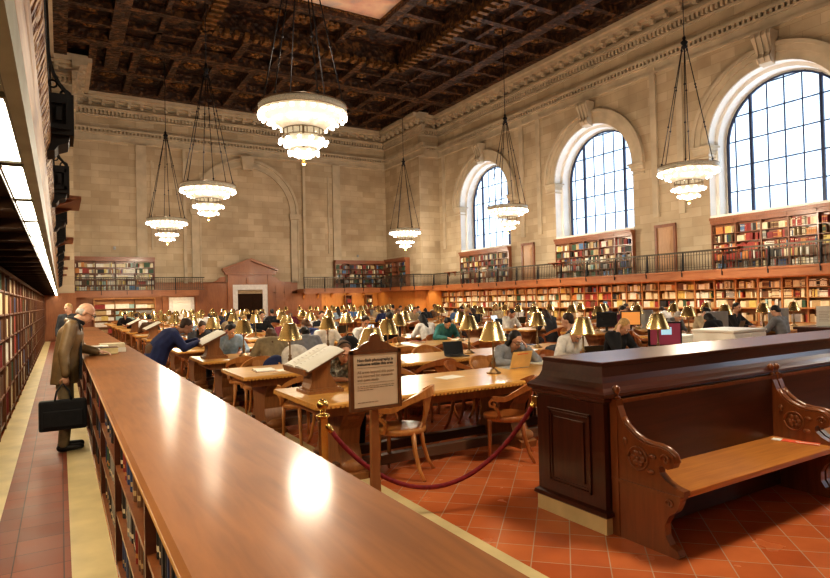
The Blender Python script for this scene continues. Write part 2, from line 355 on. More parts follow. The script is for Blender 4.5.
for c in WC:
    quadYZ(mb, XR, c-WR, c+WR, 0, SILL)
    A = arc(c, WR)
    for (ya, za), (yb, zb) in zip(A[:-1], A[1:]):
        b = len(mb.v); mb.v += [(XR, ya, za), (XR, yb, zb), (XR, yb, TOPZ), (XR, ya, TOPZ)]; mb.face((b, b+1, b+2, b+3))
struct('wall_right', mb, 'stone_yz', fix=False)
mb = MB(); mb.box(BXR, 24, YBAY, YF, 0, TOPZ); struct('wall_right_bay', mb, 'stone_yz')
mb = MB(); mb.box(BXR+0.01, 24, YBAY-0.02, YBAY+0.01, 0, TOPZ); struct('wall_right_return', mb, 'stone_xz')
mb = MB(); mb.box(-1.3, BXL, YBAY, YF, 0, TOPZ); struct('wall_left_bay', mb, 'stone_yz')
mb = MB(); mb.box(XL-0.3, XL, YB, YBAY, 0, TOPZ); struct('wall_left', mb, 'stone_yz')
mb = MB(); mb.box(XL-0.3, 24, YF, YF+0.3, 0, TOPZ); struct('wall_far', mb, 'stone_xz')
mb = MB(); mb.box(XL-0.3, 24, YB-0.3, YB, 0, TOPZ); struct('wall_back', mb, 'stone_xz')
# window reveals, frames, glass
for wi, c in enumerate(WC[:4]):
    mb = MB()
    def outline(r): return [(c+r, SILL)] + arc(c, r) + [(c-r, SILL)]
    prof = [(XR, WR), (XR+0.42, WR), (XR+0.42, WR-0.13), (XR+0.95, WR-0.13), (XR+0.95, WR-0.2)]
    R = [[(x, y, z) for y, z in outline(r)] for x, r in prof]
    mb.rings(R, False, False, 0, False); mb.box(XR-0.02, XR+1.0, c-WR, c+WR, SILL-0.12, SILL)
    struct('trim_%d' % (3+wi), mb, 'stone_lit', fix=False)
    win = bpy.data.objects.new('window_%d' % (wi+1), None); COL.objects.link(win); win['kind'] = 'structure'; win.location = (XR+0.92, c, 0)
    r = WR-0.2; mb = MB(); P = [(r, SILL)] + [(y-c, z) for y, z in arc(c, r)] + [(-r, SILL)]; Pi = [(y*0.955, SILL+0.1+(z-SILL)*0.968) for y, z in P]
    for i in range(len(P)-1):
        mb.prism([P[i], P[i+1], Pi[i+1], Pi[i]], lambda u, v, w: (w, u, v), -0.04, 0.04)
    mb.box(-0.04, 0.04, -r, r, SILL, SILL+0.1)
    top = lambda y: SPR + math.sqrt(max(0, r*r-y*y))
    for k, y in enumerate([-1.86, -1.24, -0.62, 0.0, 0.62, 1.24, 1.86]):
        thick = 0.05 if k in (1, 3, 5) else 0.02
        if k == 3: thick = 0.02
        if k in (2, 4): thick = 0.05 if k in (1, 5) else 0.02
        mb.box(-thick, thick, y-thick, y+thick, SILL, top(y)-0.02)
    for k in range(5):
        z = SILL+0.95+k*0.98; hw = r if z < SPR else math.sqrt(max(0.01, r*r-(z-SPR)**2)); t = 0.022
        mb.box(-t, t, -hw, hw, z-t, z+t)
    mb.build('window_frame', 'mullion', win)
    g = MB(); b = len(P); g.v = [(0, y, z) for y, z in P]; g.face(list(range(b))); g.build('window_glass', 'glass', win, fix=False)
    # archivolt, imposts, keystone
    mb = MB()
    for (r0, r1, px) in ((WR, WR+0.30, 0.06), (WR+0.30, WR+0.52, 0.11), (WR+0.52, WR+0.66, 0.18)):
        A0, A1 = arc(c, r0, 28), arc(c, r1, 28)
        for i in range(28):
            mb.prism([A0[i], A0[i+1], A1[i+1], A1[i]], lambda u, v, w: (w, u, v), XR-px, XR+0.02)
    for sgn in (-1, 1):
        y = c+sgn*WR
        for (z0, z1, e) in ((SPR-0.48, SPR-0.42, 0.05), (SPR-0.30, SPR-0.16, 0.07), (SPR-0.16, SPR-0.05, 0.12), (SPR-0.05, SPR+0.02, 0.17)):
            ya, yb = sorted((y-sgn*e, y+sgn*0.62)); mb.box(XR-e, XR+0.5, ya, yb, z0, z1)
    struct('trim_%d' % (10+wi), mb, 'stone')
    mb = MB(); kp = [(0.02, 9.72), (0.30, 9.78), (0.42, 9.95), (0.34, 10.15), (0.46, 10.45), (0.58, 10.7), (0.55, 10.85), (0.02, 10.85)]
    mb.prism(kp, lambda u, v, w: (XR-u, c+w*(0.6+0.4*(v-9.7)), v), -0.34, 0.34)
    for s2 in (-0.2, 0, 0.2): mb.prism([(u+0.05, v) for u, v in kp[1:-1]], lambda u, v, w: (XR-u, c+w, v), s2-0.035, s2+0.035)
    struct('trim_%d' % (20+wi), mb, 'stone')
# shallow pilaster strips between the windows
mb = MB()
for y in (32.6, 24.85, 23.5, 16.35, 15.1, 7.9, 6.6):
    mb.box(XR-0.09, XR, y-0.14, y+0.14, 4.9, 11.3)
struct('trim_30', mb, 'stone')
# cornice along a wall: local frame (origin, direction along, outward normal)
def cornice(mb, p0, p1, nrm):
    p0 = Vector((*p0, 0)); p1 = Vector((*p1, 0)); d = (p1-p0); L = d.length; d.normalize(); n = Vector((*nrm, 0))
    F = Matrix(((d.x, n.x, 0, p0.x), (d.y, n.y, 0, p0.y), (0, 0, 1, 0), (0, 0, 0, 1)))
    def B(a0, a1, o0, o1, z0, z1): mb.box(a0, a1, o0, o1, z0, z1, 0, F)
    B(0, L, 0, 0.10, 11.05, 11.15); B(0, L, 0, 0.05, 11.15, 11.45); B(0, L, 0, 0.14, 11.45, 11.55); B(0, L, 0, 0.20, 11.70, 11.82)
    B(0, L, 0, 0.10, 12.45, 12.55); B(0, L, 0, 0.22, 12.78, 12.86); B(0, L, 0, 0.30, 12.86, 12.95)
    B(0, L, 0, 0.36, 13.2, 13.30); B(0, L, 0, 0.66, 13.30, 13.44); B(0, L, 0, 0.86, 13.44, 13.75)
    k = 0.06
    while k < L-0.05: B(k, k+0.09, 0.0, 0.18, 11.55, 11.70); k += 0.2
    k = 0.05
    while k < L-0.05: B(k, k+0.11, 0.0, 0.20, 12.58, 12.78); k += 0.2
    k = 0.2
    while k < L-0.1:
        B(k, k+0.2, 0.3, 0.62, 13.16, 13.30); B(k+0.02, k+0.18, 0.3, 0.46, 13.02, 13.16); k += 0.66
mb = MB(); cornice(mb, (BXL, YF), (BXR, YF), (0, -1)); struct('trim_40', mb, 'stone')
mb = MB(); cornice(mb, (XR, YB), (XR, YBAY), (-1, 0)); struct('trim_41', mb, 'stone')
mb = MB(); cornice(mb, (BXR, YBAY-0.85), (BXR, YF), (-1, 0)); cornice(mb, (BXR, YBAY), (XR, YBAY), (0, -1)); struct('trim_42', mb, 'stone')
mb = MB(); cornice(mb, (XL, YB), (XL, YBAY), (1, 0)); struct('trim_43', mb, 'stone')
mb = MB(); cornice(mb, (BXL, YBAY-0.85), (BXL, YF), (1, 0)); cornice(mb, (XL, YBAY), (BXL, YBAY), (0, -1)); struct('trim_44', mb, 'stone')
# far wall blind arch, imposts, strips
mb = MB(); ac = 10.35
def arcx(r, n=32): return [(ac+r*math.cos(PI*i/n), 7.45+r*math.sin(PI*i/n)) for i in range(n+1)]
for r0, r1, px in ((2.85, 3.0, 0.10), (3.0, 3.25, 0.05), (3.25, 3.42, 0.14)):
    A0, A1 = arcx(r0), arcx(r1)
    for i in range(32): mb.prism([A0[i], A0[i+1], A1[i+1], A1[i]], lambda u, v, w: (u, w, v), YF-px, YF+0.02)
for sgn in (-1, 1):
    xa, xb = sorted((ac+sgn*2.85, ac+sgn*3.42)); mb.box(xa, xb, YF-0.06, YF, 2.9, 7.1)
    mb.box(xa, xa+0.1, YF-0.12, YF, 2.9, 7.1).box(xb-0.1, xb, YF-0.12, YF, 2.9, 7.1)
    mb.box(xa-0.06, xb+0.06, YF-0.18, YF, 7.12, 7.25).box(xa-0.1, xb+0.1, YF-0.24, YF, 7.25, 7.45)
    xa, xb = sorted((ac+sgn*3.72, ac+sgn*3.9)); mb.box(xa, xb, YF-0.16, YF, 2.9, 11.1)
for xs in (4.15, 16.55): mb.box(xs-0.28, xs+0.28, YF-0.10, YF, 2.9, 11.1)
for xs in (4.72, 15.95): mb.box(xs-0.05, xs+0.05, YF-0.07, YF, 4.9, 10.2)
mb.prism([(-0.3, 10.1), (0.3, 10.1), (0.42, 10.98), (-0.42, 10.98)], lambda u, v, w: (ac+u, w, v), YF-0.42, YF)
struct('trim_45', mb, 'stone')

# ------------------------------------------------------------------ ceiling
mb = MB(); mb.box(XL-0.3, 24, YB-0.3, YF+0.3, 14.9, 15.1); struct('ceiling', mb, 'ceil_plain')
def frame(mb, x0, x1, y0, y1, w, z0, z1, mi=0):
    mb.box(x0, x1, y1-w, y1, z0, z1, mi).box(x0, x1, y0, y0+w, z0, z1, mi).box(x0, x0+w, y0+w, y1-w, z0, z1, mi).box(x1-w, x1, y0+w, y1-w, z0, z1, mi)
mb = MB()   # coffered outer soffit: panels above, beams below
mb.box(XL, XR, 30.4, YF, 14.05, 14.2, 0).box(18.7, XR, YB, 30.4, 14.05, 14.2, 0).box(XL, 2.4, YB, 30.4, 14.05, 14.2, 0)
mb.box(15.4, 18.7, YB, 30.4, 14.15, 14.3, 0).box(2.4, 5.7, YB, 30.4, 14.15, 14.3, 0).box(5.7, 15.4, 26.8, 30.4, 14.15, 14.3, 0)
mb.box(5.7, 15.4, YB, 26.8, 14.6, 14.75, 0)
struct('trim_50', mb, 'ceil')
mb = MB()
ya = 37.25
for y, w in ((37.1, 0.35), (33.75, 0.28), (30.45, 0.5)): mb.box(0.6 if y > 33.3 else XL, 20.45 if y > 33.3 else XR, y-w, y+w*0.4, 13.62, 14.1)
for x in [1.45+i*1.83 for i in range(11)]: mb.box(x-0.16, x+0.16, 30.4, 37.2, 13.66, 14.1)
for x, w in ((21.0, 0.25), (18.8, 0.32), (0.1, 0.3), (2.3, 0.3)): mb.box(x-w, x+w, YB, 33.4, 13.63, 14.1)
for y in [30.0-i*1.6 for i in range(23)]: mb.box(18.7, 21.0, y-0.13, y+0.13, 13.68, 14.1).box(0.1, 2.4, y-0.13, y+0.13, 13.68, 14.1)
struct('trim_51', mb, 'ceil_beam')
mb = MB()   # inner ring beams
frame(mb, 5.35, 15.75, -6, 27.15, 0.5, 13.85, 14.7)
for x in [5.7+i*1.95 for i in range(6)]: mb.box(x-0.16, x+0.16, 27.1, 30.2, 13.8, 14.2)
for y in [26.5-i*2.0 for i in range(17)]: mb.box(15.7, 18.6, y-0.16, y+0.16, 13.8, 14.2).box(2.5, 5.4, y-0.16, y+0.16, 13.8, 14.2)
mb.box(2.5, 18.6, 28.5, 28.72, 13.9, 14.2).box(17.0, 17.2, YB, 30, 13.9, 14.2).box(3.9, 4.1, YB, 30, 13.9, 14.2)
frame(mb, 7.6, 13.2, 11.5, 24.3, 0.45, 14.2, 14.75)
for x in (9.0, 10.4, 11.8): mb.box(x-0.14, x+0.14, 24.2, 26.8, 14.25, 14.7)
for y in [24.5-i*2.1 for i in range(14)]: mb.box(13.0, 15.4, y-0.14, y+0.14, 14.25, 14.7).box(5.7, 7.7, y-0.14, y+0.14, 14.25, 14.7)
struct('trim_52', mb, 'ceil_beam')
mb = MB()   # gilded modillion rows and rosettes
k = 5.5
while k < 15.6: mb.box(k, k+0.2, 26.55, 27.05, 13.62, 13.86); mb.ball((k+0.1, 27.05, 13.72), 0.1, 6); k += 0.45
k = 2.0
while k < 27: mb.box(15.2, 15.7, k, k+0.2, 13.62, 13.86); mb.ball((15.7, k+0.1, 13.72), 0.1, 6); mb.box(5.4, 5.9, k, k+0.2, 13.62, 13.86); k += 0.45
def rosette(mb, x, y, z, r):
    for i in range(6):
        a = i*PI/3; mb.ball((x+r*0.6*math.cos(a), y+r*0.6*math.sin(a), z), (r*0.38, r*0.38, 0.07), 6)
    mb.ball((x, y, z-0.05), (r*0.34, r*0.34, 0.12), 8)
for i in range(10):
    for y in (32.1, 35.3): rosette(mb, 2.35+i*1.83, y, 14.02, 0.42 if i % 2 else 0.5)
for i in range(20): rosette(mb, 19.9, 29.2-i*1.6, 14.02, 0.38); rosette(mb, 1.2, 29.2-i*1.6, 14.02, 0.38)
for i in range(5): rosette(mb, 6.7+i*1.95, 29.45, 14.12, 0.34); rosette(mb, 6.7+i*1.95, 27.85, 14.12, 0.34)
for i in range(12):
    for x in (16.4, 17.9, 3.2, 4.7): rosette(mb, x, 25.5-i*2.0, 14.12, 0.34)
for i in range(8): rosette(mb, 14.2, 23.4-i*2.1, 14.57, 0.5); rosette(mb, 6.7, 23.4-i*2.1, 14.57, 0.45)
for x in (8.3, 9.7, 11.1, 12.5): rosette(mb, x, 25.6, 14.57, 0.5)
struct('trim_53', mb, 'gold')
m, nt, b = newmat('painted cloud mural'); b.inputs['Roughness'].default_value = 0.8
tc = N(nt, 'ShaderNodeTexCoord'); no = N(nt, 'ShaderNodeTexNoise'); no.inputs['Scale'].default_value = 0.55; no.inputs['Detail'].default_value = 5
nt.links.new(tc.outputs['Object'], no.inputs['Vector'])
r = ramp(nt, no.outputs['Fac'], [(0.3, (0.25, 0.28, 0.34)), (0.45, (0.62, 0.36, 0.26)), (0.55, (0.72, 0.50, 0.34)), (0.7, (0.42, 0.36, 0.36))])
nt.links.new(r.outputs[0], b.inputs['Base Color']); b.inputs['Emission Strength'].default_value = 0.12; nt.links.new(r.outputs[0], b.inputs['Emission Color']); M['mural'] = m  # mural given a faint glow of its own colour
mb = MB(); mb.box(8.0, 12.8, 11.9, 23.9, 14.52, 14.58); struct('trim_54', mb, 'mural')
mb = MB()
for i in range(48): mb.ball((8.05+i*0.1, 23.85, 14.45), 0.06, 5)
for i in range(120): mb.ball((12.75, 12+i*0.1, 14.45), 0.06, 5)
for i in range(26): mb.box(2.6+i*0.62, 2.85+i*0.62, 30.02, 30.1, 13.7, 13.95)
struct('trim_55', mb, 'gold')

# ------------------------------------------------------------------ galleries
ZG0, ZG1, ZRAIL = 2.17, 2.44, 3.2
GXR = 20.8; GXL = -0.13; GYF = 36.8
mb = MB(); mb.box(GXR, XR, YB, YBAY-0.9, 2.3, ZG1); mb.box(19.3, BXR+0.1, YBAY-0.9, YF, 2.3, ZG1); mb.box(GXR-1.5, GXR, YBAY-0.9, YBAY, 2.3, ZG1)
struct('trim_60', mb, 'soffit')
mb = MB(); mb.box(GXR-0.06, GXR+0.03, YB, YBAY-0.9, ZG0, ZG1-0.02).box(GXR-0.1, GXR+0.03, YB, YBAY-0.9, ZG1-0.05, ZG1+0.02).box(GXR-0.09, GXR, YB, YBAY-0.9, ZG0-0.05, ZG0+0.02)
struct('trim_61', mb, 'fascia')
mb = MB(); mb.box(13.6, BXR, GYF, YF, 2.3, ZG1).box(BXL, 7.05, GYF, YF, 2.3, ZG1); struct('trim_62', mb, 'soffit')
mb = MB()
for a, c in ((13.6, 19.3), (XL, 7.05)):
    mb.box(a, c, GYF-0.06, GYF+0.03, ZG0, ZG1-0.02).box(a, c, GYF-0.1, GYF+0.03, ZG1-0.05, ZG1+0.02).box(a, c, GYF-0.09, GYF, ZG0-0.05, ZG0+0.02)
mb.box(7.0, 7.08, GYF, YF, ZG0, ZG1).box(13.55, 13.62, GYF, YF, ZG0, ZG1)
mb.box(19.24, 19.32, YBAY-0.9, GYF, ZG0, ZG1).box(19.24, GXR, YBAY-0.95, YBAY-0.88, ZG0, ZG1)
struct('trim_63', mb, 'fascia_x')
# left gallery: slab, light trough, moulded fascia
mb = MB(); mb.box(XL, -0.10, YB, YBAY, 2.26, 2.5)
k = YB+0.3
while k < YBAY: mb.box(XL, -0.22, k, k+0.1, 2.2, 2.27); k += 0.92
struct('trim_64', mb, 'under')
mb = MB(); mb.box(-0.205, -0.20, YB, YBAY, 2.19, 2.28).box(-0.115, -0.105, YB, YBAY, 2.19, 2.26); struct('trim_65', mb, 'black')
mb = MB(); mb.prism([(-0.112, 2.185), (-0.078, 2.185), (-0.080, 2.33), (-0.112, 2.33)], lambda u, v, w: (u, w, v), YB, 36.7); struct('trim_66', mb, 'silver')
mb = MB(); mb.prism([(-0.105, 2.33), (-0.092, 2.33), (-0.084, 2.38), (-0.090, 2.39), (-0.074, 2.44), (-0.080, 2.45), (-0.074, 2.50), (-0.066, 2.53), (-0.105, 2.53)], lambda u, v, w: (u, w, v), YB, 36.7); struct('trim_67', mb, 'moulding')
mb = MB(); mb.prism([(-0.105, 2.53), (-0.066, 2.53), (-0.038, 2.60), (-0.036, 2.64), (-0.105, 2.64)], lambda u, v, w: (u, w, v), YB, 36.7); struct('trim_68', mb, 'moulding_carved')
# ceiling lights in the left trough
cl = thing('trough_light', '', 'light'); mb = MB(); mb.box(-0.035, 0.035, -0.38, 0.38, 0.0, 0.008); mb.build('diffuser', 'diffuser', cl)
mb = MB(); frame(mb, -0.045, 0.045, -0.43, 0.43, 0.012, 0.0, 0.03); mb.build('light_frame', 'silver', cl)
P_ = Proto(cl)
for i in range(38): P_.put((-0.158, 1.4+i*0.905, 2.205), 0, 'bright rectangular trough light under the left gallery edge, %s from the camera' % ORD[i], 'lights under the left gallery edge')

# railing panels on the right gallery
def rail_panel(L, label_, name='gallery_railing'):
    t = thing(name, label_, 'railing')
    mb = MB(); mb.box(0, L, -0.03, 0.03, 0.72, 0.77).box(0, L, -0.045, 0.045, 0.765, 0.785); mb.build('top_rail', 'rail_iron', t)
    mb = MB(); mb.box(0, L, -0.02, 0.02, 0.04, 0.07); mb.build('bottom_rail', 'rail_iron', t)
    mb = MB(); n = int(L/0.115)
    for i in range(1, n): mb.box(i*L/n-0.009, i*L/n+0.009, -0.009, 0.009, 0.05, 0.73)
    mb.box(0, L, -0.008, 0.008, 0.62, 0.635).box(0, L, -0.008, 0.008, 0.15, 0.165)
    mb.build('baluster_row', 'rail_iron', t)
    mb = MB(); mb.box(-0.022, 0.022, -0.03, 0.03, -0.05, 0.79)
    mb.prism([(0.05, -0.22), (0.12, -0.18), (0.13, 0.02), (0.08, 0.10), (0.07, 0.45), (0.05, 0.60)], lambda u, v, w: (w, -u, v), -0.014, 0.014)
    mb.build('newel_post', 'iron', t)
    return t
RP = Proto(rail_panel(1.63, ''))
ys = [32.3-i*1.63 for i in range(18)]
for i, y in enumerate(ys): RP.put((GXR+0.02, y, ZG1), -PI/2, 'iron railing section of the right gallery, %s from its far end' % ORD[i], 'railing sections on the right gallery')
for i in range(4): RP.put((13.65+i*1.41, GYF+0.02, ZG1), 0, 'iron railing section of the far gallery right of the door, %s from the door' % ORD[i], 'railing sections on the far gallery')
for i in range(5): RP.put((0.65+i*1.28-1.4*(i == 99), GYF+0.02, ZG1), 0, 'iron railing section of the far gallery left of the door, %s from the left' % ORD[i], 'railing sections on the far gallery')
for i in range(3): RP.put((19.3, 36.75-i*1.45, ZG1), -PI/2, 'iron railing section closing the stepped corner gallery, %s from the far wall' % ORD[i], 'railing sections on the far gallery').scale = (0.89, 1, 1)
RP.put((19.3, YBAY-0.9, ZG1), 0, 'short iron railing section on the step of the corner gallery', 'railing sections on the far gallery').scale = (0.9, 1, 1)
# reading ledges on the right gallery rail
lg = thing('reading_ledge', '', 'shelf'); mb = MB(); mb.prism([(-0.30, 0.0), (0.05, 0.0), (0.05, 0.05), (-0.30, 0.03)], lambda u, v, w: (u, w, v), -0.42, 0.42); mb.build('ledge_board', 'case_red', lg)
for s in (-0.3, 0.3):
    mb = MB(); mb.prism([(-0.24, 0), (0.03, 0), (0.03, -0.25), (-0.02, -0.2), (-0.05, -0.08)], lambda u, v, w: (u, w, v), s-0.02, s+0.02); mb.build('ledge_bracket', 'case_red', lg)
LG = Proto(lg)
for i, y in enumerate((30.1, 21.0, 12.4, 3.5)): LG.put((GXR-0.05, y, 3.2), 0, 'brown wooden reading ledge on the right gallery rail, %s from the far end' % ORD[i], 'reading ledges on the right rail')
for i, y in enumerate((7.2, 11.3, 15.4, 19.5, 23.6)): LG.put((-0.11, y, 2.72), PI, 'brown wooden reading ledge on the left gallery rail, %s from the camera' % ORD[i], 'reading ledges on the left rail')
# left gallery newels with scroll stays
nw = thing('railing_newel', '', 'railing')
mb = MB(); mb.box(-0.05, 0.10, -0.02, 0.26, 0.03, 0.27)
mb.box(-0.03, 0.08, -0.035, -0.02, 0.06, 0.09).box(-0.03, 0.08, -0.035, -0.02, 0.21, 0.24).box(-0.03, -0.01, -0.035, -0.02, 0.06, 0.24).box(0.06, 0.08, -0.035, -0.02, 0.06, 0.24).box(0.01, 0.04, -0.04, -0.02, 0.11, 0.19)
mb.prism([(-0.05, 0.03), (0.08, 0.03), (0.07, -0.01), (0.02, -0.03), (0.0, -0.06), (-0.05, -0.07)], lambda u, v, w: (u, w, v), 0.0, 0.24)
mb.build('newel_box', 'iron', nw)
mb = MB(); pts = [(0.085, 0.1, 0.27), (0.07, 0.1, 0.31), (0.03, 0.1, 0.36), (0.0, 0.1, 0.42), (-0.02, 0.1, 0.50), (-0.03, 0.1, 0.62)]
mb.ribbon(pts, (0, 1, 0), 0.02, 0.008)
mb.tube([(0.06+0.028*math.cos(a), 0.1, 0.30+0.028*math.sin(a)) for a in [i*PI/5 for i in range(11)]], 0.007, 6)
mb.tube([(-0.005+0.022*math.cos(a), 0.1, 0.36+0.022*math.sin(a)) for a in [i*PI/5 for i in range(11)]], 0.006, 6)
mb.box(-0.05, -0.035, 0.08, 0.12, 0.2, 0.72); mb.build('scroll_stay', 'iron', nw)
mb = MB(); mb.box(-0.05, -0.02, -1.0, 1.05, 0.70, 0.73)
for i in range(16): mb.box(-0.04, -0.03, -0.97+i*0.127, -0.955+i*0.127, 0.0, 0.7)
mb.build('rail_bars', 'iron', nw)
NW = Proto(nw)
for i in range(15): NW.put((-0.02, 4.0+i*2.05, 2.62), 0, 'black iron newel with scroll stay on the left gallery, %s from the camera' % ORD[i], 'newels on the left gallery')

# ------------------------------------------------------------------ bookcases and books
BOOKS = []    # x,y,z,rz,w,d,h,colour,label
def fill(p, L, H, D, rz, weights, where, dens=0.93, wmin=0.022, wmax=0.05, runs=False, hfr=(0.62, 0.95)):
    """p = left end of shelf front (seen from the front), books along local x"""
    ax = Vector((math.cos(rz), math.sin(rz), 0)); ay = Vector((-math.sin(rz), math.cos(rz), 0))
    x = 0.01; run = 0; c = None; h0 = 0
    while x < L-0.03:
        if run <= 0:
            c = random.choices(BKN, weights)[0]; run = random.randint(4, 14) if runs else random.choice([1, 1, 1, 2, 3, 5])
            w0 = random.uniform(wmin, wmax); h0 = H*random.uniform(*hfr)
            if random.random() > dens: x += random.uniform(0.03, 0.12)
        run -= 1
        w = w0; h = h0*random.uniform(0.98, 1.0); d = min(D*0.85, h*0.75)
        if x+w > L: break
        q = Vector(p) + ax*(x+w/2) + ay*random.uniform(0.01, 0.03)
        BOOKS.append((q.x, q.y, q.z, rz, w*0.95, d, h, c, where)); x += w
def make_case(W, D, H, zs, mat, cornice_h=0.0, t=0.035, name='bookcase', back=True, mid_t=None):
    r = thing(name, '', 'bookcase')
    for x in (0, W):
        mb = MB(); mb.box(x-t/2, x+t/2, -0.01, D, 0, H); mb.build('side_panel', mat, r)
    mb = MB(); mb.box(0, W, D-0.02, D, 0, H); mb.build('back_panel', mat, r)
    me = None
    for z in zs:
        mb = MB(); mb.box(t/2, W-t/2, 0.0, D-0.02, -0.024, 0)
        if me is None: me = mb.mesh('shelf', mat)
        link('shelf', me, r, loc=(0, 0, z))
    mb = MB(); mb.box(-t/2, W+t/2, -0.02, D, H, H+0.05)
    if cornice_h: mb.box(-t/2, W+t/2, -0.06, D, H+0.05, H+0.05+cornice_h*0.5).box(-t/2, W+t/2, -0.12, D, H+0.05+cornice_h*0.5, H+0.05+cornice_h)
    mb.build('top_board', mat, r)
    return r
W_ = lambda **k: [k.get(n.replace(' ', '_'), 0.02) for n in BKN]
mix_warm = W_(cream=5, white=4, tan=3, orange=.6, yellow=1.2, red=.45, dark_red=.6, brown=1.5, dark_green=.6, navy=.2, blue=.3, grey=1.2, black=.5, pale_teal=.5)
mix_dark = W_(brown=2.5, dark_green=1.6, black=2, dark_red=1.5, tan=1.2, navy=1, grey=1.2, cream=1, blue=.6, red=.4, white=.5)
mix_red = W_(red=3.5, dark_red=2, tan=1, cream=1, blue=.6, white=.7, brown=.8, orange=1.2, black=.4, grey=.4)
mix_left = W_(cream=4, tan=3, brown=3, grey=1, navy=1, red=.5, dark_red=1.2, dark_green=1.2, black=2, blue=.5, white=.6)
mix_cnt = W_(black=5, navy=1.5, brown=2, dark_green=.8, dark_red=.8, grey=.6)
# left aisle bookcase bays
zsL = [0.10, 0.48, 0.86, 1.22, 1.56, 1.88]
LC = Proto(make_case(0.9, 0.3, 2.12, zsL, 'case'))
for i in range(30):
    y = 6.2+i*0.9
    LC.put((-0.66, y, 0.006), PI/2, 'tall wooden book bay against the left wall of the aisle, %s from the camera' % ORD[i], 'book bays along the left aisle')
    for j, z in enumerate(zsL):
        nz = (zsL+[2.14])[j+1]
        if nz-z > 0.2: fill((-0.66, y+0.02, z+0.007), 0.86, min(nz-z-0.02, 0.33), 0.28, PI/2, mix_left, 'on the %s shelf, %s bay, left aisle bookcase' % (ORD[j], ORD[i]), runs=True, hfr=(0.8, 0.95))
# counter bookcase: two-sided low case, top separate
cnt = thing('counter_bookcase', 'long low bookcase under the glossy counter, open shelves facing the aisle', 'bookcase', (0, 0, 0))
y0c, y1c = -2.0, 19.2
mb = MB(); mb.box(0.285, 0.82, y0c, y1c, 0.0, 0.08); mb.build('plinth', 'mahog_v', cnt)
mb = MB(); mb.box(0.55, 0.82, y0c, y1c, 0.08, 1.0); mb.build('back_body', 'mahog_v', cnt)
mb = MB(); mb.box(0.265, 0.55, y0c, y1c, 0.95, 1.0); mb.build('top_board', 'case', cnt)
y = y0c
ush = MB().box(0.27, 0.55, -0.02, 0.02, 0.08, 0.95).mesh('divider', 'bench_back')
while y <= y1c+0.01: link('divider', ush, cnt, loc=(0, y, 0)); y += (y1c-y0c)/14
for z in (0.10, 0.40, 0.68):
    mb = MB(); mb.box(0.275, 0.55, y0c, y1c, z-0.022, z); mb.build('shelf', 'bench', cnt)
for i in range(14):
    L = (y1c-y0c)/14; ya = y0c+i*L+0.02
    for j, (z, nz) in enumerate(((0.10, 0.38), (0.40, 0.66), (0.68, 0.94))):
        if ya < -1: continue
        ln = (L-0.04)*random.uniform(0.6, 1.0) if random.random() < 0.25 else L-0.04
        fill((0.285, ya+L-0.04, z+0.001), ln, nz-z, 0.24, -PI/2, mix_cnt, 'on the %s shelf, %s bay, under the long counter' % (ORD[j], ORD[i]), wmin=0.025, wmax=0.055, hfr=(0.78, 0.98), dens=1.0)
ct = MB(); ct.prism([(0.235, 1.0), (0.235, 1.012), (0.225, 1.02), (0.225, 1.035), (0.24, 1.05), (0.85, 1.05), (0.865, 1.035), (0.86, 1.0)], lambda u, v, w: (u, w, v), y0c-0.03, y1c+0.03)
ct = ct.build('worktop', 'counter'); tag(ct, 'long glossy brown wooden worktop running away beside the aisle', 'worktop')
ce = MB(); ce.tube([(0.228, y0c-0.03, 1.027), (0.228, y1c+0.03, 1.027)], 0.008, 8); ceo = ce.build('edge_bead', 'counter_edge', ct)
# lower bookcase on the right wall
zsR = [0.10, 0.55, 1.05, 1.40, 1.75]
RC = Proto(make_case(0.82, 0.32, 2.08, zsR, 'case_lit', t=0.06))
nR = 29
for i in range(nR):
    y = 32.35-i*0.82
    RC.put((21.42, y, 0.0), -PI/2, 'amber-lit wooden book bay under the right gallery, %s from the far end' % ORD[i], 'book bays under the right gallery')
    ws = mix_red if i in (15, 16) else mix_warm
    for j, z in enumerate(zsR):
        nz = (zsR+[2.08])[j+1]
        if j < 1: continue
        fill((21.42, y-0.035, z+0.001), 0.75, min(0.31, nz-z-0.05), 0.3, -PI/2, ws, 'on the %s shelf, %s bay, lower right wall bookcase' % (ORD[j], ORD[i]), wmin=0.03, wmax=0.065, hfr=(0.68, 0.98), dens=0.8)
ld = MB(); ld.box(21.28, 21.42, 32.35-nR*0.82, 32.35, 1.0, 1.05); ld = ld.build('bookcase_ledge', 'case_lit'); tag(ld, 'narrow continuous wooden ledge along the lower right bookcase', 'ledge')
# upper bookcases under the windows
zsU = [0.06, 0.40, 0.74, 1.08, 1.42]
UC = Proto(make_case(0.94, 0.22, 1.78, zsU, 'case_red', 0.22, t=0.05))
GN = ['far window', 'middle window', 'near right window', 'window out beyond the right edge']
for wi, c in enumerate(WC[:3]):
    for i in range(5):
        y = c+2.25-i*0.94
        UC.put((21.77, y, ZG1), -PI/2, 'reddish wooden gallery book bay under the %s, %s from the left' % (GN[wi], ORD[i]), 'gallery book bays under the windows')
        for j, z in enumerate(zsU):
            nz = (zsU+[1.78])[j+1]
            ws = mix_red if (wi == 2 and i in (1, 2) and j > 0) or (wi == 2 and random.random() < .15) else (mix_dark if random.random() < 0.8 else mix_warm)
            fill((21.77, y-0.03, ZG1+z+0.001), 0.88, nz-z-0.04, 0.2, -PI/2, ws, 'on the %s shelf, %s bay, gallery bookcase, %s' % (ORD[j], ORD[i], GN[wi]), wmin=0.03, wmax=0.06, hfr=(0.7, 0.98), dens=0.85)
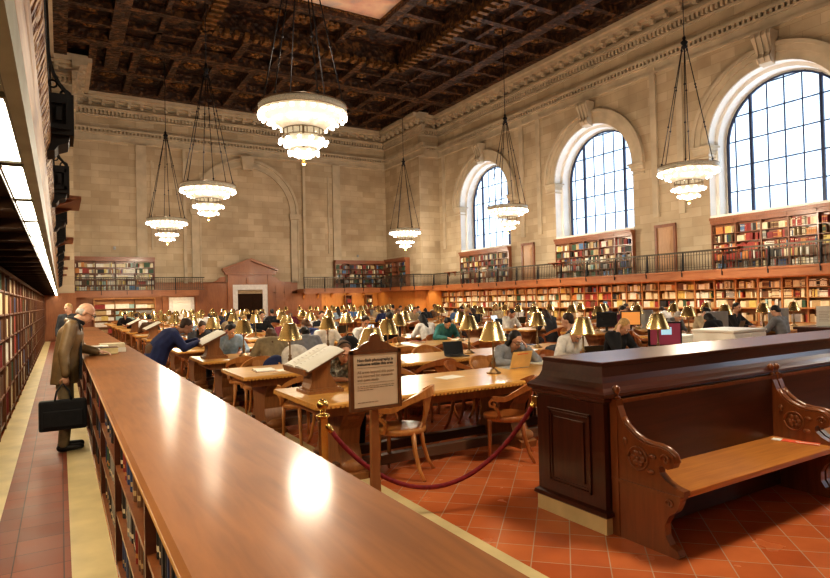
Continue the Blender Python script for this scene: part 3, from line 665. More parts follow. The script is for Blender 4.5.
# far wall gallery cases
for g, (x0, n, W, nm) in enumerate(((0.68, 4, 1.02, 'left'), (16.25, 4, 1.03, 'right'))):
    FC = Proto(make_case(W, 0.34, 1.72, [0.06, 0.39, 0.72, 1.05, 1.38], 'case_red', 0.2))
    for i in range(n):
        FC.put((x0+i*W, YF-0.36, ZG1), 0, 'brown gallery book bay high on the %s of the far wall, %s from the left' % (nm, ORD[i]), 'gallery book bays on the far wall')
        for j, z in enumerate((0.06, 0.39, 0.72, 1.05, 1.38)):
            fill((x0+i*W+0.025, YF-0.36, ZG1+z+0.001), W-0.05, 0.29, 0.3, 0, mix_dark if g else mix_warm, 'in the far wall gallery, %s bookcase, %s bay, %s shelf' % (nm, ORD[i], ORD[j]), wmin=0.035, wmax=0.08, dens=0.9)
# corner bay gallery case on the right return wall
CC = Proto(make_case(0.95, 0.34, 1.8, [0.06, 0.42, 0.78, 1.14, 1.48], 'case_red', 0.18))
for i in range(3):
    CC.put((BXR-0.36, 37.55-i*0.95, ZG1), -PI/2, 'brown gallery book bay in the right corner bay, %s from the corner' % ORD[i], 'gallery book bays in the right corner')
    if i != 1:
        for z in (0.06, 0.42, 0.78, 1.14, 1.48): fill((BXR-0.36, 37.53-i*0.95, ZG1+z), 0.9, 0.3, 0.3, -PI/2, mix_dark, 'in the gallery bookcase of the right corner bay', wmin=0.04, wmax=0.08)
# far wall lower left case
LCF = Proto(make_case(1.05, 0.34, 2.0, [0.10, 0.45, 0.80, 1.13, 1.46, 1.75], 'case_lit'))
for i in range(3):
    LCF.put((1.6+i*1.05, YF-0.42, 0), 0, 'lit book bay under the far gallery left of the white door, %s from the left' % ORD[i], 'lower book bays on the far wall')
    for j, z in enumerate([0.10, 0.45, 0.80, 1.13, 1.46]):
        ws = W_(pale_teal=4, white=1) if (i == 1 and j > 1) else mix_warm
        fill((1.62+i*1.05, YF-0.42, z+0.001), 1.0, 0.29, 0.3, 0, ws, 'left of the far white door, %s bay, %s shelf' % (ORD[i], ORD[j]), wmin=0.04, wmax=0.1, runs=True)
# two little book towers under the right corner gallery
TW = Proto(make_case(0.45, 0.3, 1.95, [0.1, 0.45, 0.8, 1.13, 1.46], 'case'))
for i, x in enumerate((16.9, 18.5)):
    TW.put((x, YF-0.5, 0), 0, 'narrow bookcase under the far right gallery, %s one from the left' % ORD[i], 'narrow bookcases by the amber panels')
    for z in (0.1, 0.45, 0.8, 1.13, 1.46): fill((x+0.02, YF-0.5, z), 0.4, 0.28, 0.28, 0, mix_dark, 'in the narrow bookcase under the far right gallery', wmin=0.05, wmax=0.1)

# wainscot and doors
mb = MB(); mb.box(XL, 9.1, YF-0.06, YF, 0, 2.95).box(11.7, 15.3, YF-0.06, YF, 0, 2.95 if 0 else 2.3).box(11.7, 13.6, YF-0.06, YF, 2.2, 2.95).box(7.0, 8.9, YF-0.10, YF, 2.85, 2.95)
for x in (7.2, 12.2):
    pts = [(x, 2.9), (x+1.25, 2.9)]; sg = 1 if x < 10 else -1
    pr = [(0, 2.9), (0.5, 2.95), (0.75, 3.05), (0.95, 3.25), (1.3, 3.3), (1.3, 2.9)]
    cx = 7.6 if sg > 0 else 13.1
    mb.prism([(cx+sg*u, v) for u, v in pr], lambda u, v, w: (u, w, v), YF-0.1, YF)
for x in (7.35, 8.0, 12.35, 12.95): mb.box(x-0.24, x+0.24, YF-0.09, YF-0.05, 0.5, 1.7).box(x-0.24, x+0.24, YF-0.09, YF-0.05, 1.9, 2.7)
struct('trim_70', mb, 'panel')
mb = MB(); mb.box(BXL, BXL+0.06, YBAY, YF, 0, 2.3).box(XL, BXL+0.06, YBAY-0.08, YBAY, 0, 2.3).box(-0.6, 0.3, YBAY-0.12, YBAY-0.06, 0.1, 2.0); struct('trim_74', mb, 'panel')
mb = MB(); mb.box(15.3, BXR, YF-0.06, YF, 0, 2.3).box(19.6, BXR, YBAY-0.5, YF, 0, 2.3).box(BXR, 21.75, YBAY-0.9, YBAY+0.1, 0, 2.3)
for x in (15.9, 17.6, 19.2): mb.box(x-0.35, x+0.35, YF-0.1, YF-0.05, 0.4, 1.9)
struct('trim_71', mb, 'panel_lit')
mb = MB()
for x in (14.0, 15.0, 16.0, 17.2, 18.4): mb.prism([(0, 2.2), (-0.5, 2.2), (-0.42, 2.12), (-0.15, 2.05), (-0.06, 1.85), (0, 1.8)], lambda u, v, w: (x+w, YF-0.06+u, v), -0.05, 0.05)
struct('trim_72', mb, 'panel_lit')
d1 = bpy.data.objects.new('door_1', None); COL.objects.link(d1); d1['kind'] = 'structure'; d1.location = (10.42, YF, 0)
mb = MB(); mb.box(-1.12, -0.80, -0.16, 0, 0, 2.78).box(0.80, 1.12, -0.16, 0, 0, 2.78).box(-0.8, 0.8, -0.16, 0, 2.45, 2.78); mb.build('marble_frame', 'white_marble', d1)
for s in (-1, 1):
    mb = MB(); mb.box(min(0, s*0.8), max(0, s*0.8), -0.06, -0.02, 0, 2.2); xx = s*0.4
    for z0, z1 in ((0.2, 0.9), (1.05, 2.05)): mb.box(xx-0.26, xx+0.26, -0.08, -0.05, z0, z1)
    dl = mb.build('door_leaf', 'under', d1)
    mb = MB(); mb.box(s*0.12-0.05, s*0.12+0.05, -0.1, -0.08, 1.0, 1.12); mb.build('door_plate', 'brass', dl)
mb = MB(); mb.box(-0.75, 0.75, -0.05, -0.03, 2.25, 2.4); mb.build('transom', 'brass_old', d1)
mb = MB(); mb.box(-1.42, -1.12, -0.22, 0, 0, 3.4).box(1.12, 1.42, -0.22, 0, 0, 3.4).box(-1.12, 1.12, -0.18, 0, 2.78, 3.4)
mb.box(-1.6, 1.6, -0.34, 0, 3.4, 3.55).box(-1.7, 1.7, -0.42, 0, 3.55, 3.66)
mb.prism([(-1.7, 3.66), (1.7, 3.66), (0, 4.28)], lambda u, v, w: (u, w, v), -0.25, 0)
for s in (-1, 1): mb.prism([(s*1.75, 3.66), (s*1.75, 3.8), (0, 4.46), (0, 4.28)], lambda u, v, w: (u, w, v), -0.44, 0)
mb.box(-0.25, 0.25, -0.26, -0.18, 2.8, 3.2); mb.build('pediment', 'panel', d1)
d2 = bpy.data.objects.new('door_2', None); COL.objects.link(d2); d2['kind'] = 'structure'; d2.location = (6.28, YF-0.06, 0)
mb = MB(); mb.box(-0.72, 0.72, -0.06, 0, 0, 2.05); frame_ = mb.build('door_frame', 'white_marble', d2)
mb = MB(); mb.box(-0.5, 0.5, -0.09, -0.06, 0.02, 1.85); mb.build('door_leaf', 'white', d2)
def gdoor(n, y, w, h):
    d = bpy.data.objects.new('door_%d' % n, None); COL.objects.link(d); d['kind'] = 'structure'; d.location = (XR, y, ZG1)
    mb = MB(); mb.box(-0.1, 0, -w/2, -w/2+0.1, 0, h).box(-0.1, 0, w/2-0.1, w/2, 0, h).box(-0.12, 0, -w/2, w/2, h-0.12, h); mb.build('door_frame', 'case_red', d)
    mb = MB(); mb.box(-0.05, 0, -w/2+0.1, w/2-0.1, 0, h-0.12)
    mb.box(-0.07, -0.05, -w/2+0.2, w/2-0.2, 0.15, 0.75).box(-0.07, -0.05, -w/2+0.2, w/2-0.2, 0.9, h-0.25).box(-0.085, -0.07, -w/2+0.26, w/2-0.26, 1.0, h-0.33); mb.build('door_leaf', 'moulding_door', d)
M['moulding_door'] = wood('tan door wood', (0.34, 0.18, 0.08), (0.46, 0.26, 0.13), 0.4, 2)
gdoor(3, 15.93, 1.0, 2.1); gdoor(4, 24.5, 1.0, 2.1)
mb = MB(); mb.box(XL, 19.6, YF-0.12, YF, 0, 0.15); struct('baseboard_far', mb, 'case')
mb = MB()
for x in (0.62, 5.3, 7.15): mb.box(x-0.1, x+0.1, YF-0.2, YF, 0, 2.2)
struct('trim_73', mb, 'panel')
# little wall sensors
for i, (x, y, z) in enumerate(((2.7, YF-0.03, 4.95), (18.1, YF-0.03, 4.75))):
    mb = MB(); mb.box(x-0.06, x+0.06, y-0.05, y+0.03, z-0.09, z+0.09).lathe([(0.03, 0), (0.03, 0.05)], 8, (x, y-0.04, z-0.02)); o = mb.build('wall_sensor', 'grey_plastic')
    tag(o, 'tiny grey box on the far stone wall above the %s gallery bookcase' % ('left' if i == 0 else 'right'), 'sensor')

# ------------------------------------------------------------------ books: the 300 largest in view are individuals, the rest one object
def bproj(b):
    x, y, z, rz, w, d, h, c, wh = b
    ax = Vector((math.cos(rz), math.sin(rz), 0)); p = Vector((x, y, z))
    a = proj(p - ax*w/2 + Vector((0, 0, h/2))); e = proj(p + ax*w/2 + Vector((0, 0, h/2))); t = proj(p+Vector((0, 0, h))); o = proj(p)
    if not (a and e and t and o): return 0
    if not (2 < o[0] < 828 and 2 < t[1] and o[1] < 576): return 0
    fr = Vector((math.sin(rz), -math.cos(rz), 0))
    if fr.dot(Vector((0, 0, CH))-p) < 0: return 0
    if 'lower right wall' in wh and z < 1.1: return 0
    if 'gallery' in wh and z < 3.1: return 0.3*abs(e[0]-a[0])*abs(o[1]-t[1])
    if 'middle window' in wh and y > 21.6: return 0
    if 'left aisle' in wh and y < 9.2: return 0
    return abs(e[0]-a[0])*abs(o[1]-t[1])
BOOKS.sort(key=bproj, reverse=True)
BM = {}
def book_mesh(c):
    if c in BM: return BM[c]
    mb = MB(); prof = [(-.5, .06), (-.3, 0), (.3, 0), (.5, .06), (.5, 1), (-.5, 1)]
    for z0, z1, mi in ((0, .12, 0), (.12, .22, 1), (.22, .72, 0), (.72, .86, 1), (.86, 1, 0)):
        b = len(mb.v); mb.v += [(u, v, z0) for u, v in prof] + [(u, v, z1) for u, v in prof]
        for i in range(6): k = (i+1) % 6; mb.face((b+i, b+k, b+6+k, b+6+i), mi if i < 3 and random.random() < .8 else 0)
        if z1 == 1: mb.face([b+6+i for i in range(6)], 2)
        if z0 == 0: mb.face([b+i for i in range(6)][::-1], 2)
    lab = 'white' if c in ('black', 'navy', 'dark green', 'brown', 'dark red') else 'black'
    BM[c] = mb.mesh('book', ['bk_'+c, {'black': 'bk_cream', 'navy': 'bk_tan', 'brown': 'bk_tan', 'dark red': 'gilt', 'dark green': 'gilt'}.get(c, 'bk_brown' if c in ('cream', 'white', 'tan', 'yellow') else 'bk_cream'), 'paper'])
    return BM[c]
for b in BOOKS[:300]:
    x, y, z, rz, w, d, h, c, wh = b
    o = link('book', book_mesh(c), None, loc=(x, y, z), rz=rz); o.scale = (w, d, h)
    if 'left aisle' in wh: g = 'books along the left aisle'
    elif 'counter' in wh: g = 'books under the long counter'
    elif 'lower right wall' in wh: g = 'books in the lower right bookcase'
    else: g = 'books in the gallery bookcases'
    tag(o, ('%s book %s' % (c, wh)).replace(' the the ', ' the '), 'book', g)
mb = MB()
for b in BOOKS[300:]:
    x, y, z, rz, w, d, h, c, wh = b
    mt = Matrix.Translation((x, y, z)) @ Matrix.Rotation(rz, 4, 'Z'); mi = BKN.index(c); n = len(mb.v)
    mb.v += [tuple(mt @ Vector(p)) for p in ((-w/2, 0, 0), (w/2, 0, 0), (w/2, d, 0), (-w/2, d, 0), (-w/2, 0, h), (w/2, 0, h), (w/2, d, h), (-w/2, d, h))]
    for q in ((4, 5, 6, 7), (0, 1, 5, 4), (1, 2, 6, 5), (3, 0, 4, 7)): mb.face([n+i for i in q], mi)
o = mb.build('shelved_books', ['bk_'+c for c in BKN], fix=False); tag(o, 'the many smaller books filling the remaining shelves of the hall', 'books', kind='stuff')

# ------------------------------------------------------------------ chandeliers
def make_chandelier():
    t = thing('chandelier', '', 'chandelier')
    mb = MB(); mb.lathe([(0.90, -0.16), (0.93, -0.15), (0.93, -0.01), (0.90, 0.0), (0.84, 0.0), (0.84, -0.16)], 40); mb.build('crystal_band', 'crystal_band', t)
    mb = MB()
    for z, r in ((0.01, 0.93), (-0.17, 0.94), (-0.62, 0.44), (-0.80, 0.45)):
        mb.tube([(r*math.cos(2*PI*i/36), r*math.sin(2*PI*i/36), z) for i in range(37)], 0.014, 5, caps=False)
    for i in range(18):
        a = 2*PI*i/18; mb.tube([(0.43*math.cos(a), 0.43*math.sin(a), -0.62), (0.43*math.cos(a), 0.43*math.sin(a), -0.80)], 0.012, 4)
    mb.tube([(0, 0, 0.0), (0, 0, -1.4)], 0.025, 8)
    for i in range(6):
        a = 2*PI*i/6; mb.tube([(0, 0, -0.02), (0.9*math.cos(a), 0.9*math.sin(a), -0.02)], 0.012, 4)
    mb.build('metal_frame', 'brass_old', t)
    for nm, pr in (('main_bowl', [(0.87, -0.18), (0.84, -0.28), (0.66, -0.41), (0.44, -0.60)]), ('middle_bowl', [(0.40, -0.82), (0.46, -0.90), (0.42, -1.0), (0.28, -1.10)]), ('lower_bowl', [(0.24, -1.12), (0.29, -1.18), (0.24, -1.28), (0.06, -1.36)])):
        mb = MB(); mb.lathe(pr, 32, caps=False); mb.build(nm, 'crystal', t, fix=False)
    me = MB().ball((0, 0, 0), 0.042, 8).mesh('bulb', 'chbulb')
    for r, z, n in ((0.91, -0.27, 26), (0.68, -0.45, 16), (0.50, -0.93, 12), (0.32, -1.22, 8)):
        for i in range(n):
            a = 2*PI*i/n; link('bulb', me, t, loc=(r*math.cos(a), r*math.sin(a), z))
    mb = MB(); mb.lathe([(0.0, -1.36), (0.05, -1.38), (0.02, -1.42), (0.055, -1.46), (0.03, -1.51), (0.0, -1.53)], 10, caps=False); mb.build('finial', 'brass', t)
    for i in range(6):
        a = 2*PI*(i+0.5)/6; p0 = Vector((0.88*math.cos(a), 0.88*math.sin(a), 0.0)); p1 = Vector((0.07*math.cos(a), 0.07*math.sin(a), 3.85))
        mb = MB(); mb.tube([p0, p1], 0.014, 5)
        for f in (0.02, 0.33, 0.66, 0.97): mb.ball(p0.lerp(p1, f), 0.035, 6)
        mb.build('cable', 'cable', t)
    mb = MB(); mb.lathe([(0.02, 3.78), (0.10, 3.82), (0.06, 3.9), (0.12, 3.98), (0.04, 4.06), (0.06, 4.12), (0.02, 4.2)], 10); mb.tube([(0, 0, 4.1), (0, 0, 8.1)], 0.016, 6); mb.build('suspension_rod', 'cable', t)
    return t
_ch = make_chandelier()
for k_ in KIDS[_ch]:      # flatter tiers
    if k_.name.startswith('bulb'): k_.location.z *= 0.81
    elif not k_.name.startswith(('cable', 'suspension')):
        for v_ in k_.data.vertices: v_.co.z *= 0.81
    else:
        for v_ in k_.data.vertices: v_.co.z *= 1.035
CH_ = Proto(_ch)
CP = [(4.5, 12.0, 'large bright tiered crystal chandelier, nearest of the left line'), (4.5, 21.5, 'crystal chandelier second in the left line, in front of the blind arch'), (4.5, 30.9, 'crystal chandelier farthest and lowest seen in the left line'),
      (17.8, 12.0, 'crystal chandelier beside the near right window, nearest of the right line'), (17.8, 21.2, 'crystal chandelier hanging in front of the far window'), (17.8, 30.7, 'small far crystal chandelier by the corner pier, farthest of the right line')]
CP += [(4.5, 2.5, 'added crystal chandelier continuing the left line, unseen overhead'), (17.8, 2.8, 'added crystal chandelier continuing the right line, unseen to the right')]  # both unseen, added to light the foreground
for x, y, l in CP:
    CH_.put((x, y, 5.79), 0, l, 'crystal chandeliers')
    L = bpy.data.lights.new('chandelier_glow', 'POINT'); L.energy = 640 if y > 5 else 430; L.color = (1, 0.87, 0.68); L.shadow_soft_size = 0.42
    lo = bpy.data.objects.new('chandelier_glow', L); COL.objects.link(lo); lo.location = (x, y, 4.35)
    L = bpy.data.lights.new('chandelier_uplight', 'POINT'); L.energy = 90; L.color = (1, 0.84, 0.64); L.shadow_soft_size = 0.3
    lo = bpy.data.objects.new('chandelier_uplight', L); COL.objects.link(lo); lo.location = (x, y, 6.6)

# ------------------------------------------------------------------ tables
ROW0, PITCH, NROW = 5.35, 2.3, 13
def make_table(W):
    t = thing('reading_table', '', 'table'); D = 0.585
    mb = MB(); mb.prism([(-D+0.02, 0.715), (-D, 0.73), (-D, 0.745), (-D+0.015, 0.76), (D-0.015, 0.76), (D, 0.745), (D, 0.73), (D-0.02, 0.715)], lambda u, v, w: (w, u, v), 0, W);
    k = 0.01
    while k < W-0.02: mb.box(k, k+0.025, -D-0.004, -D+0.03, 0.715, 0.735); k += 0.045
    k = -D+0.01
    while k < D-0.02: mb.box(-0.004, 0.03, k, k+0.025, 0.715, 0.735); k += 0.045
    mb.build('tabletop', 'oak', t)
    mb = MB(); mb.box(0.12, W-0.12, -D+0.12, -D+0.15, 0.62, 0.715).box(0.12, W-0.12, D-0.15, D-0.12, 0.62, 0.715).box(0.12, 0.15, -D+0.12, D-0.12, 0.62, 0.715).box(W-0.15, W-0.12, -D+0.12, D-0.12, 0.62, 0.715); mb.build('apron', 'table_dark', t)
    pd = None
    for x in (0.45, W*0.42, W*0.73, W-0.45):
        mb = MB(); prof = [(-0.42, 0.0), (-0.44, 0.07), (-0.36, 0.10), (-0.30, 0.16), (-0.24, 0.30), (-0.27, 0.45), (-0.36, 0.56), (-0.40, 0.62), (-0.40, 0.68), (0.40, 0.68), (0.40, 0.62), (0.36, 0.56), (0.27, 0.45), (0.24, 0.30), (0.30, 0.16), (0.36, 0.10), (0.44, 0.07), (0.42, 0.0)]
        mb.prism(prof, lambda u, v, w: (w, u, v), -0.11, 0.11)
        for s in (-1, 1): mb.ball((0, s*0.36, 0.12), (0.13, 0.07, 0.07), 8); mb.ball((0, s*0.33, 0.60), (0.13, 0.06, 0.06), 8)
        if pd is None: pd = mb.mesh('pedestal', 'table_dark')
        link('pedestal', pd, t, loc=(x, 0, 0))
    for s in (-1, 1):
        mb = MB(); mb.box(0.3, W-0.3, s*0.24-0.045, s*0.24+0.045, 0.06, 0.15); mb.build('foot_rail', 'foot_rail', t)
    return t
TL = Proto(make_table(5.95)); TR_ = Proto(make_table(6.4))
for k in range(NROW):
    y = ROW0+k*PITCH
    TL.put((1.85, y, 0), 0, 'long honey oak reading table, %s row from the camera, left block' % ORD[k], 'reading tables left of the central aisle')
    if k: TR_.put((10.4, y, 0), 0, 'long honey oak reading table, %s row from the camera, right block' % ORD[k], 'reading tables right of the central aisle')
# lamps
def make_lamp():
    t = thing('desk_lamp', '', 'lamp')
    mb = MB(); mb.lathe([(0.0, 0), (0.085, 0), (0.085, 0.012), (0.07, 0.02), (0.055, 0.028), (0.04, 0.045), (0.022, 0.055), (0.0, 0.055)], 18, caps=False); mb.build('lamp_base', 'brass_old', t)
    mb = MB(); mb.lathe([(0.012, 0.05), (0.024, 0.09), (0.03, 0.12), (0.016, 0.15), (0.026, 0.165), (0.012, 0.185), (0.011, 0.36), (0.016, 0.37), (0.008, 0.40), (0.006, 0.60)], 10); mb.build('stem', 'brass_old', t)
    mb = MB(); mb.lathe([(0.163, 0.375), (0.166, 0.378), (0.158, 0.392), (0.082, 0.592), (0.074, 0.598), (0.0, 0.603)], 28, caps=False); mb.build('lamp_shade', 'shade', t, fix=False)
    mb = MB(); mb.lathe([(0.152, 0.377), (0.074, 0.588)], 20, caps=False); mb.build('shade_lining', 'shade_in', t, fix=False)
    mb = MB(); mb.ball((0.0, 0.03, 0.44), 0.025, 8).ball((0.0, -0.03, 0.44), 0.025, 8); mb.build('bulb', 'bulb', t)
    mb = MB(); mb.ball((0, 0, 0.615), 0.012, 8); mb.build('finial', 'brass', t)
    return t
LP = Proto(make_lamp())
for k in range(NROW):
    y = ROW0+k*PITCH
    cols = [(2.75, 4.33, 5.78, 7.26)] if k == 0 else [(2.62, 4.12, 5.55, 7.0), (11.1, 12.55, 13.95, 15.35)]
    for bi, cs in enumerate(cols):
        for j, x in enumerate(cs):
            if bi == 1 and k == 1 and j == 0: x = 11.25
            LP.put((x+random.uniform(-.03, .03), y+(0.1 if k == 0 else random.uniform(-.05, .05)), 0.76), random.uniform(0, 3), 'brass desk lamp, %s from the left on the %s %s-block table' % (ORD[j], ORD[k], ('left', 'right')[bi]), 'brass desk lamps')

# ------------------------------------------------------------------ chairs (local: faces +Y)
def make_chair(mat, full=True):
    t = thing('library_armchair', '', 'chair')
    n = 22; out = []
    for i in range(n):
        a = 2*PI*i/n; r = 0.245; x, y = r*math.cos(a)*1.02, r*math.sin(a)
        if y > 0: y *= 0.92
        out.append((x, y))
    parts = {}
    mb = MB(); mb.rings([[(x*0.97, y*0.97, 0.405) for x, y in out], [(x, y, 0.41) for x, y in out], [(x, y, 0.445) for x, y in out], [(x*0.96, y*0.96, 0.455) for x, y in out], [(x*0.6, y*0.6, 0.447) for x, y in out]]); parts['seat'] = [mb]
    legs = []
    for s in (-1, 1):
        mb = MB(); mb.tube([(s*0.17, 0.16, 0.42), (s*0.175, 0.165, 0.2), (s*0.175, 0.17, 0)], [0.024, 0.02, 0.014], 8); legs.append(mb)
        mb = MB(); mb.tube([(s*0.155, -0.16, 0.42), (s*0.165, -0.18, 0.25), (s*0.185, -0.22, 0.1), (s*0.21, -0.27, 0)], [0.026, 0.022, 0.019, 0.016], 8); legs.append(mb)
    parts['leg'] = legs
    # curved rail running arm to arm over the back
    pts = []
    for i in range(25):
        f = -1+2*i/24; a = abs(f)
        ang = PI*1.5 + f*PI*0.58
        x = 0.285*math.cos(ang)*1.0; y = -0.02+0.30*math.sin(ang) if a < 0.86 else 0
        if a >= 0.86: y = -0.02+0.30*math.sin(ang)
        z = 0.64+0.155*max(0, math.cos(min(1, a*1.15)*PI/2))**0.8
        pts.append((x, y, z))
    pts = [(pts[0][0]*0.97, pts[0][1]+0.07, 0.645)] + pts + [(pts[-1][0]*0.97, pts[-1][1]+0.07, 0.645)]
    hw = [0.024+0.022*math.exp(-((i-13)/5.0)**2) for i in range(len(pts))]
    mb = MB(); mb.ribbon(pts, (0, 0, 1), hw, 0.014); parts['back_rail'] = [mb]
    sup = []
    for s in (-1, 1):
        x = s*0.265; y0 = pts[0][1]
        mb = MB(); mb.ribbon([(x, y0+0.005, 0.64), (x, y0+0.035, 0.61), (x, y0+0.03, 0.575), (x, y0-0.005, 0.565), (x, y0-0.02, 0.59), (x, y0, 0.60)], (1, 0, 0), 0.02, 0.011)
        mb.ribbon([(x, y0-0.01, 0.565), (x*0.99, y0-0.05, 0.53), (x*0.96, y0-0.06, 0.48), (x*0.9, y0-0.03, 0.43)], (1, 0, 0), 0.02, 0.014); sup.append(mb)
    parts['arm_support'] = sup
    mb = MB(); R = []
    for z, w in ((0.44, 0.10), (0.50, 0.08), (0.58, 0.075), (0.65, 0.115), (0.72, 0.15), (0.775, 0.165)):
        y = -0.215-0.10*(z-0.44)/0.37; c = 0.03
        R.append([(-w, y+c*(w/0.14)**2, z), (0, y, z), (w, y+c*(w/0.14)**2, z), (w, y+c*(w/0.14)**2-0.018, z), (0, y-0.018, z), (-w, y+c*(w/0.14)**2-0.018, z)])
    mb.rings(R, True, True, 0, False); parts['back_splat'] = [mb]
    if full:
        for k, ms in parts.items():
            for m_ in ms: m_.build(k, mat, t)
        return t
    allm = MB()
    for ms in parts.values():
        for m_ in ms:
            b = len(allm.v); allm.v += m_.v; allm.f += [tuple(i+b for i in f) for f in m_.f]; allm.m += m_.m; allm.sm += m_.sm
    allm.build('chair_frame', mat, t); return t
CA, CB = Proto(make_chair('chair')), Proto(make_chair('chair_red'))
# the two chairs in front of the nearest table
CA.put((2.74, 4.90, 0), math.radians(46), 'varnished wooden armchair behind the sign, its back turned to the right', 'library armchairs')
CB.put((3.90, 4.76, 0), math.radians(52), 'varnished wooden armchair beside the dark partition, scrolled arm towards the camera', 'library armchairs')
SEATS = []
for k in range(NROW):
    y = ROW0+k*PITCH
    for bi, (x0, n) in enumerate(((2.45, 6), (11.0, 6))):
        if bi and k == 0: continue
        for j in range(n):
            x = x0+j*0.95+random.uniform(-.08, .08)
            for side in (0, 1):
                if k == 0 and side == 0: continue
                if k == 0 and side == 1 and j == 0: x = 2.66
                out = random.uniform(0.66, 0.92); yy = y-out if side == 0 else y+out
                rz = (0 if side == 0 else PI)+random.uniform(-.55, .55)
                SEATS.append((k, bi, j, side, x, yy, rz))
OCC = {}
def occ(k, bi, j, side): OCC[(k, bi, j, side)] = 1

# ------------------------------------------------------------------ people
DG = None
def remesh(mb, name, vox, smooth=3):
    me = mb.mesh(name+'_src', []) if False else None
    me = bpy.data.meshes.new(name+'_src'); me.from_pydata(mb.v, [], mb.f)
    bm = bmesh.new(); bm.from_mesh(me); bmesh.ops.recalc_face_normals(bm, faces=bm.faces); bm.to_mesh(me); bm.free()
    o = bpy.data.objects.new(name+'_src', me); COL.objects.link(o)
    r = o.modifiers.new('r', 'REMESH'); r.mode = 'VOXEL'; r.voxel_size = vox
    if smooth: s = o.modifiers.new('s', 'SMOOTH'); s.factor = 0.5; s.iterations = smooth
    dg = bpy.context.evaluated_depsgraph_get(); dg.update()
    out = bpy.data.meshes.new_from_object(o.evaluated_get(dg)); out.name = name
    bpy.data.objects.remove(o); bpy.data.meshes.remove(me)
    out.polygons.foreach_set('use_smooth', [True]*len(out.polygons)); out.materials.clear(); return out
def cap(mb, p0, p1, r0, r1, n=10):
    p0 = Vector(p0); p1 = Vector(p1); d = (p1-p0); L = max(d.length, 1e-4); d.normalize(); u, w = ortho(d); R = []
    for t in (-0.98, -0.7, -0.35, 0): R.append((p0+d*(r0*t), r0*math.sqrt(1-t*t)))
    for t in (0, 0.35, 0.7, 0.98): R.append((p1+d*(r1*t), r1*math.sqrt(1-t*t)))
    mb.rings([[c+(u*math.cos(2*PI*k/n)+w*math.sin(2*PI*k/n))*r for k in range(n)] for c, r in R])
def hand(mb, wr, d, nrm, side, curl=0.35, k=1.0):
    """wr wrist, d along the hand, nrm = palm facing direction"""
    wr = Vector(wr); d = Vector(d).normalized(); nrm = Vector(nrm); nrm = (nrm-d*nrm.dot(d)).normalized(); s = d.cross(nrm)*side
    mb.ball(wr+d*0.045*k, (0.036*k, 0.05*k, 0.015*k), 10, ax=(s, d, nrm))
    for i, (off, ln) in enumerate(((0.028, 0.072), (0.010, 0.08), (-0.009, 0.075), (-0.027, 0.06))):
        a = wr+s*off*k+d*0.085*k; dd = (d*math.cos(curl)+nrm*math.sin(curl)); b = a+dd*ln*0.5*k; d2 = (d*math.cos(curl*2.4)+nrm*math.sin(curl*2.4)); c = b+d2*ln*0.5*k
        cap(mb, a-d*0.02, b, 0.0092*k, 0.0085*k, 6); cap(mb, b, c, 0.0085*k, 0.007*k, 6)
    a = wr+s*0.028*k+d*0.025*k; b = a+(s*0.7+d*0.6+nrm*0.25)*0.04*k; c = b+(s*0.15+d*0.85+nrm*0.4)*0.03*k
    cap(mb, a, b, 0.012*k, 0.01*k, 6); cap(mb, b, c, 0.01*k, 0.008*k, 6)
def head_axes(fw):
    f = Vector(fw).normalized(); r = f.cross(Vector((0, 0, 1))).normalized(); u = r.cross(f).normalized(); return r, f, u
def build_body(J, vox=0.008):
    V = {k: Vector(v) for k, v in J.items() if isinstance(v, (tuple, list, Vector))}
    mb = MB(); sd = (V['shR']-V['shL']).normalized(); hp = (V['hipR']-V['hipL']).normalized(); pel = (V['hipL']+V['hipR'])/2; ch = (V['shL']+V['shR'])/2
    ch2 = ch.lerp(pel, 0.22); wa = ch.lerp(pel, 0.65)
    for s in (-1, 1):
        cap(mb, pel+hp*0.06*s, wa+sd*0.04*s, 0.10, 0.085); cap(mb, wa+sd*0.04*s, ch2+sd*0.075*s, 0.085, 0.095); cap(mb, ch2+sd*0.06*s, ch+sd*0.10*s, 0.09, 0.06)
    h = V['head']; r, f, u = head_axes(J['fwd'])
    nb = ch+Vector((0, 0, 0.01)); cap(mb, nb, h-u*0.06-f*0.02, 0.06, 0.052)
    mb.ball(h+u*0.025-f*0.01, (0.074, 0.093, 0.088), 14, ax=(r, f, u)); mb.ball(h-u*0.045+f*0.022, (0.056, 0.066, 0.07), 12, ax=(r, f, u)); mb.ball(h-u*0.095+f*0.052, (0.026, 0.026, 0.02), 8, ax=(r, f, u))
    cap(mb, h+f*0.084+u*0.012, h+f*0.104-u*0.028, 0.009, 0.014, 8); cap(mb, h+f*0.082-u*0.058-r*0.016, h+f*0.082-u*0.058+r*0.016, 0.008, 0.008, 6)
    cap(mb, h+f*0.082+u*0.03-r*0.04, h+f*0.086+u*0.03+r*0.04, 0.012, 0.012, 6)
    for s in (-1, 1): mb.ball(h+r*0.077*s-u*0.01-f*0.008, (0.009, 0.019, 0.03), 8, ax=(r, f, u))
    for S, s in (('L', -1), ('R', 1)):
        cap(mb, V['sh'+S], V['el'+S], 0.052, 0.042); cap(mb, V['el'+S], V['wr'+S], 0.041, 0.027); 
        hand(mb, V['wr'+S], J['hd'+S], J['pn'+S], J.get('ts'+S, s), J.get('curl'+S, 0.35))
        cap(mb, V['hip'+S], V['kn'+S], 0.085, 0.058); cap(mb, V['kn'+S], V['an'+S], 0.055, 0.036)
        t = V['an'+S]+Vector(J['toe'])*0.15; t.z = V['an'+S].z-0.045; cap(mb, V['an'+S]-Vector((0, 0, 0.04)), t, 0.034, 0.026)
    return remesh(mb, 'body', vox)
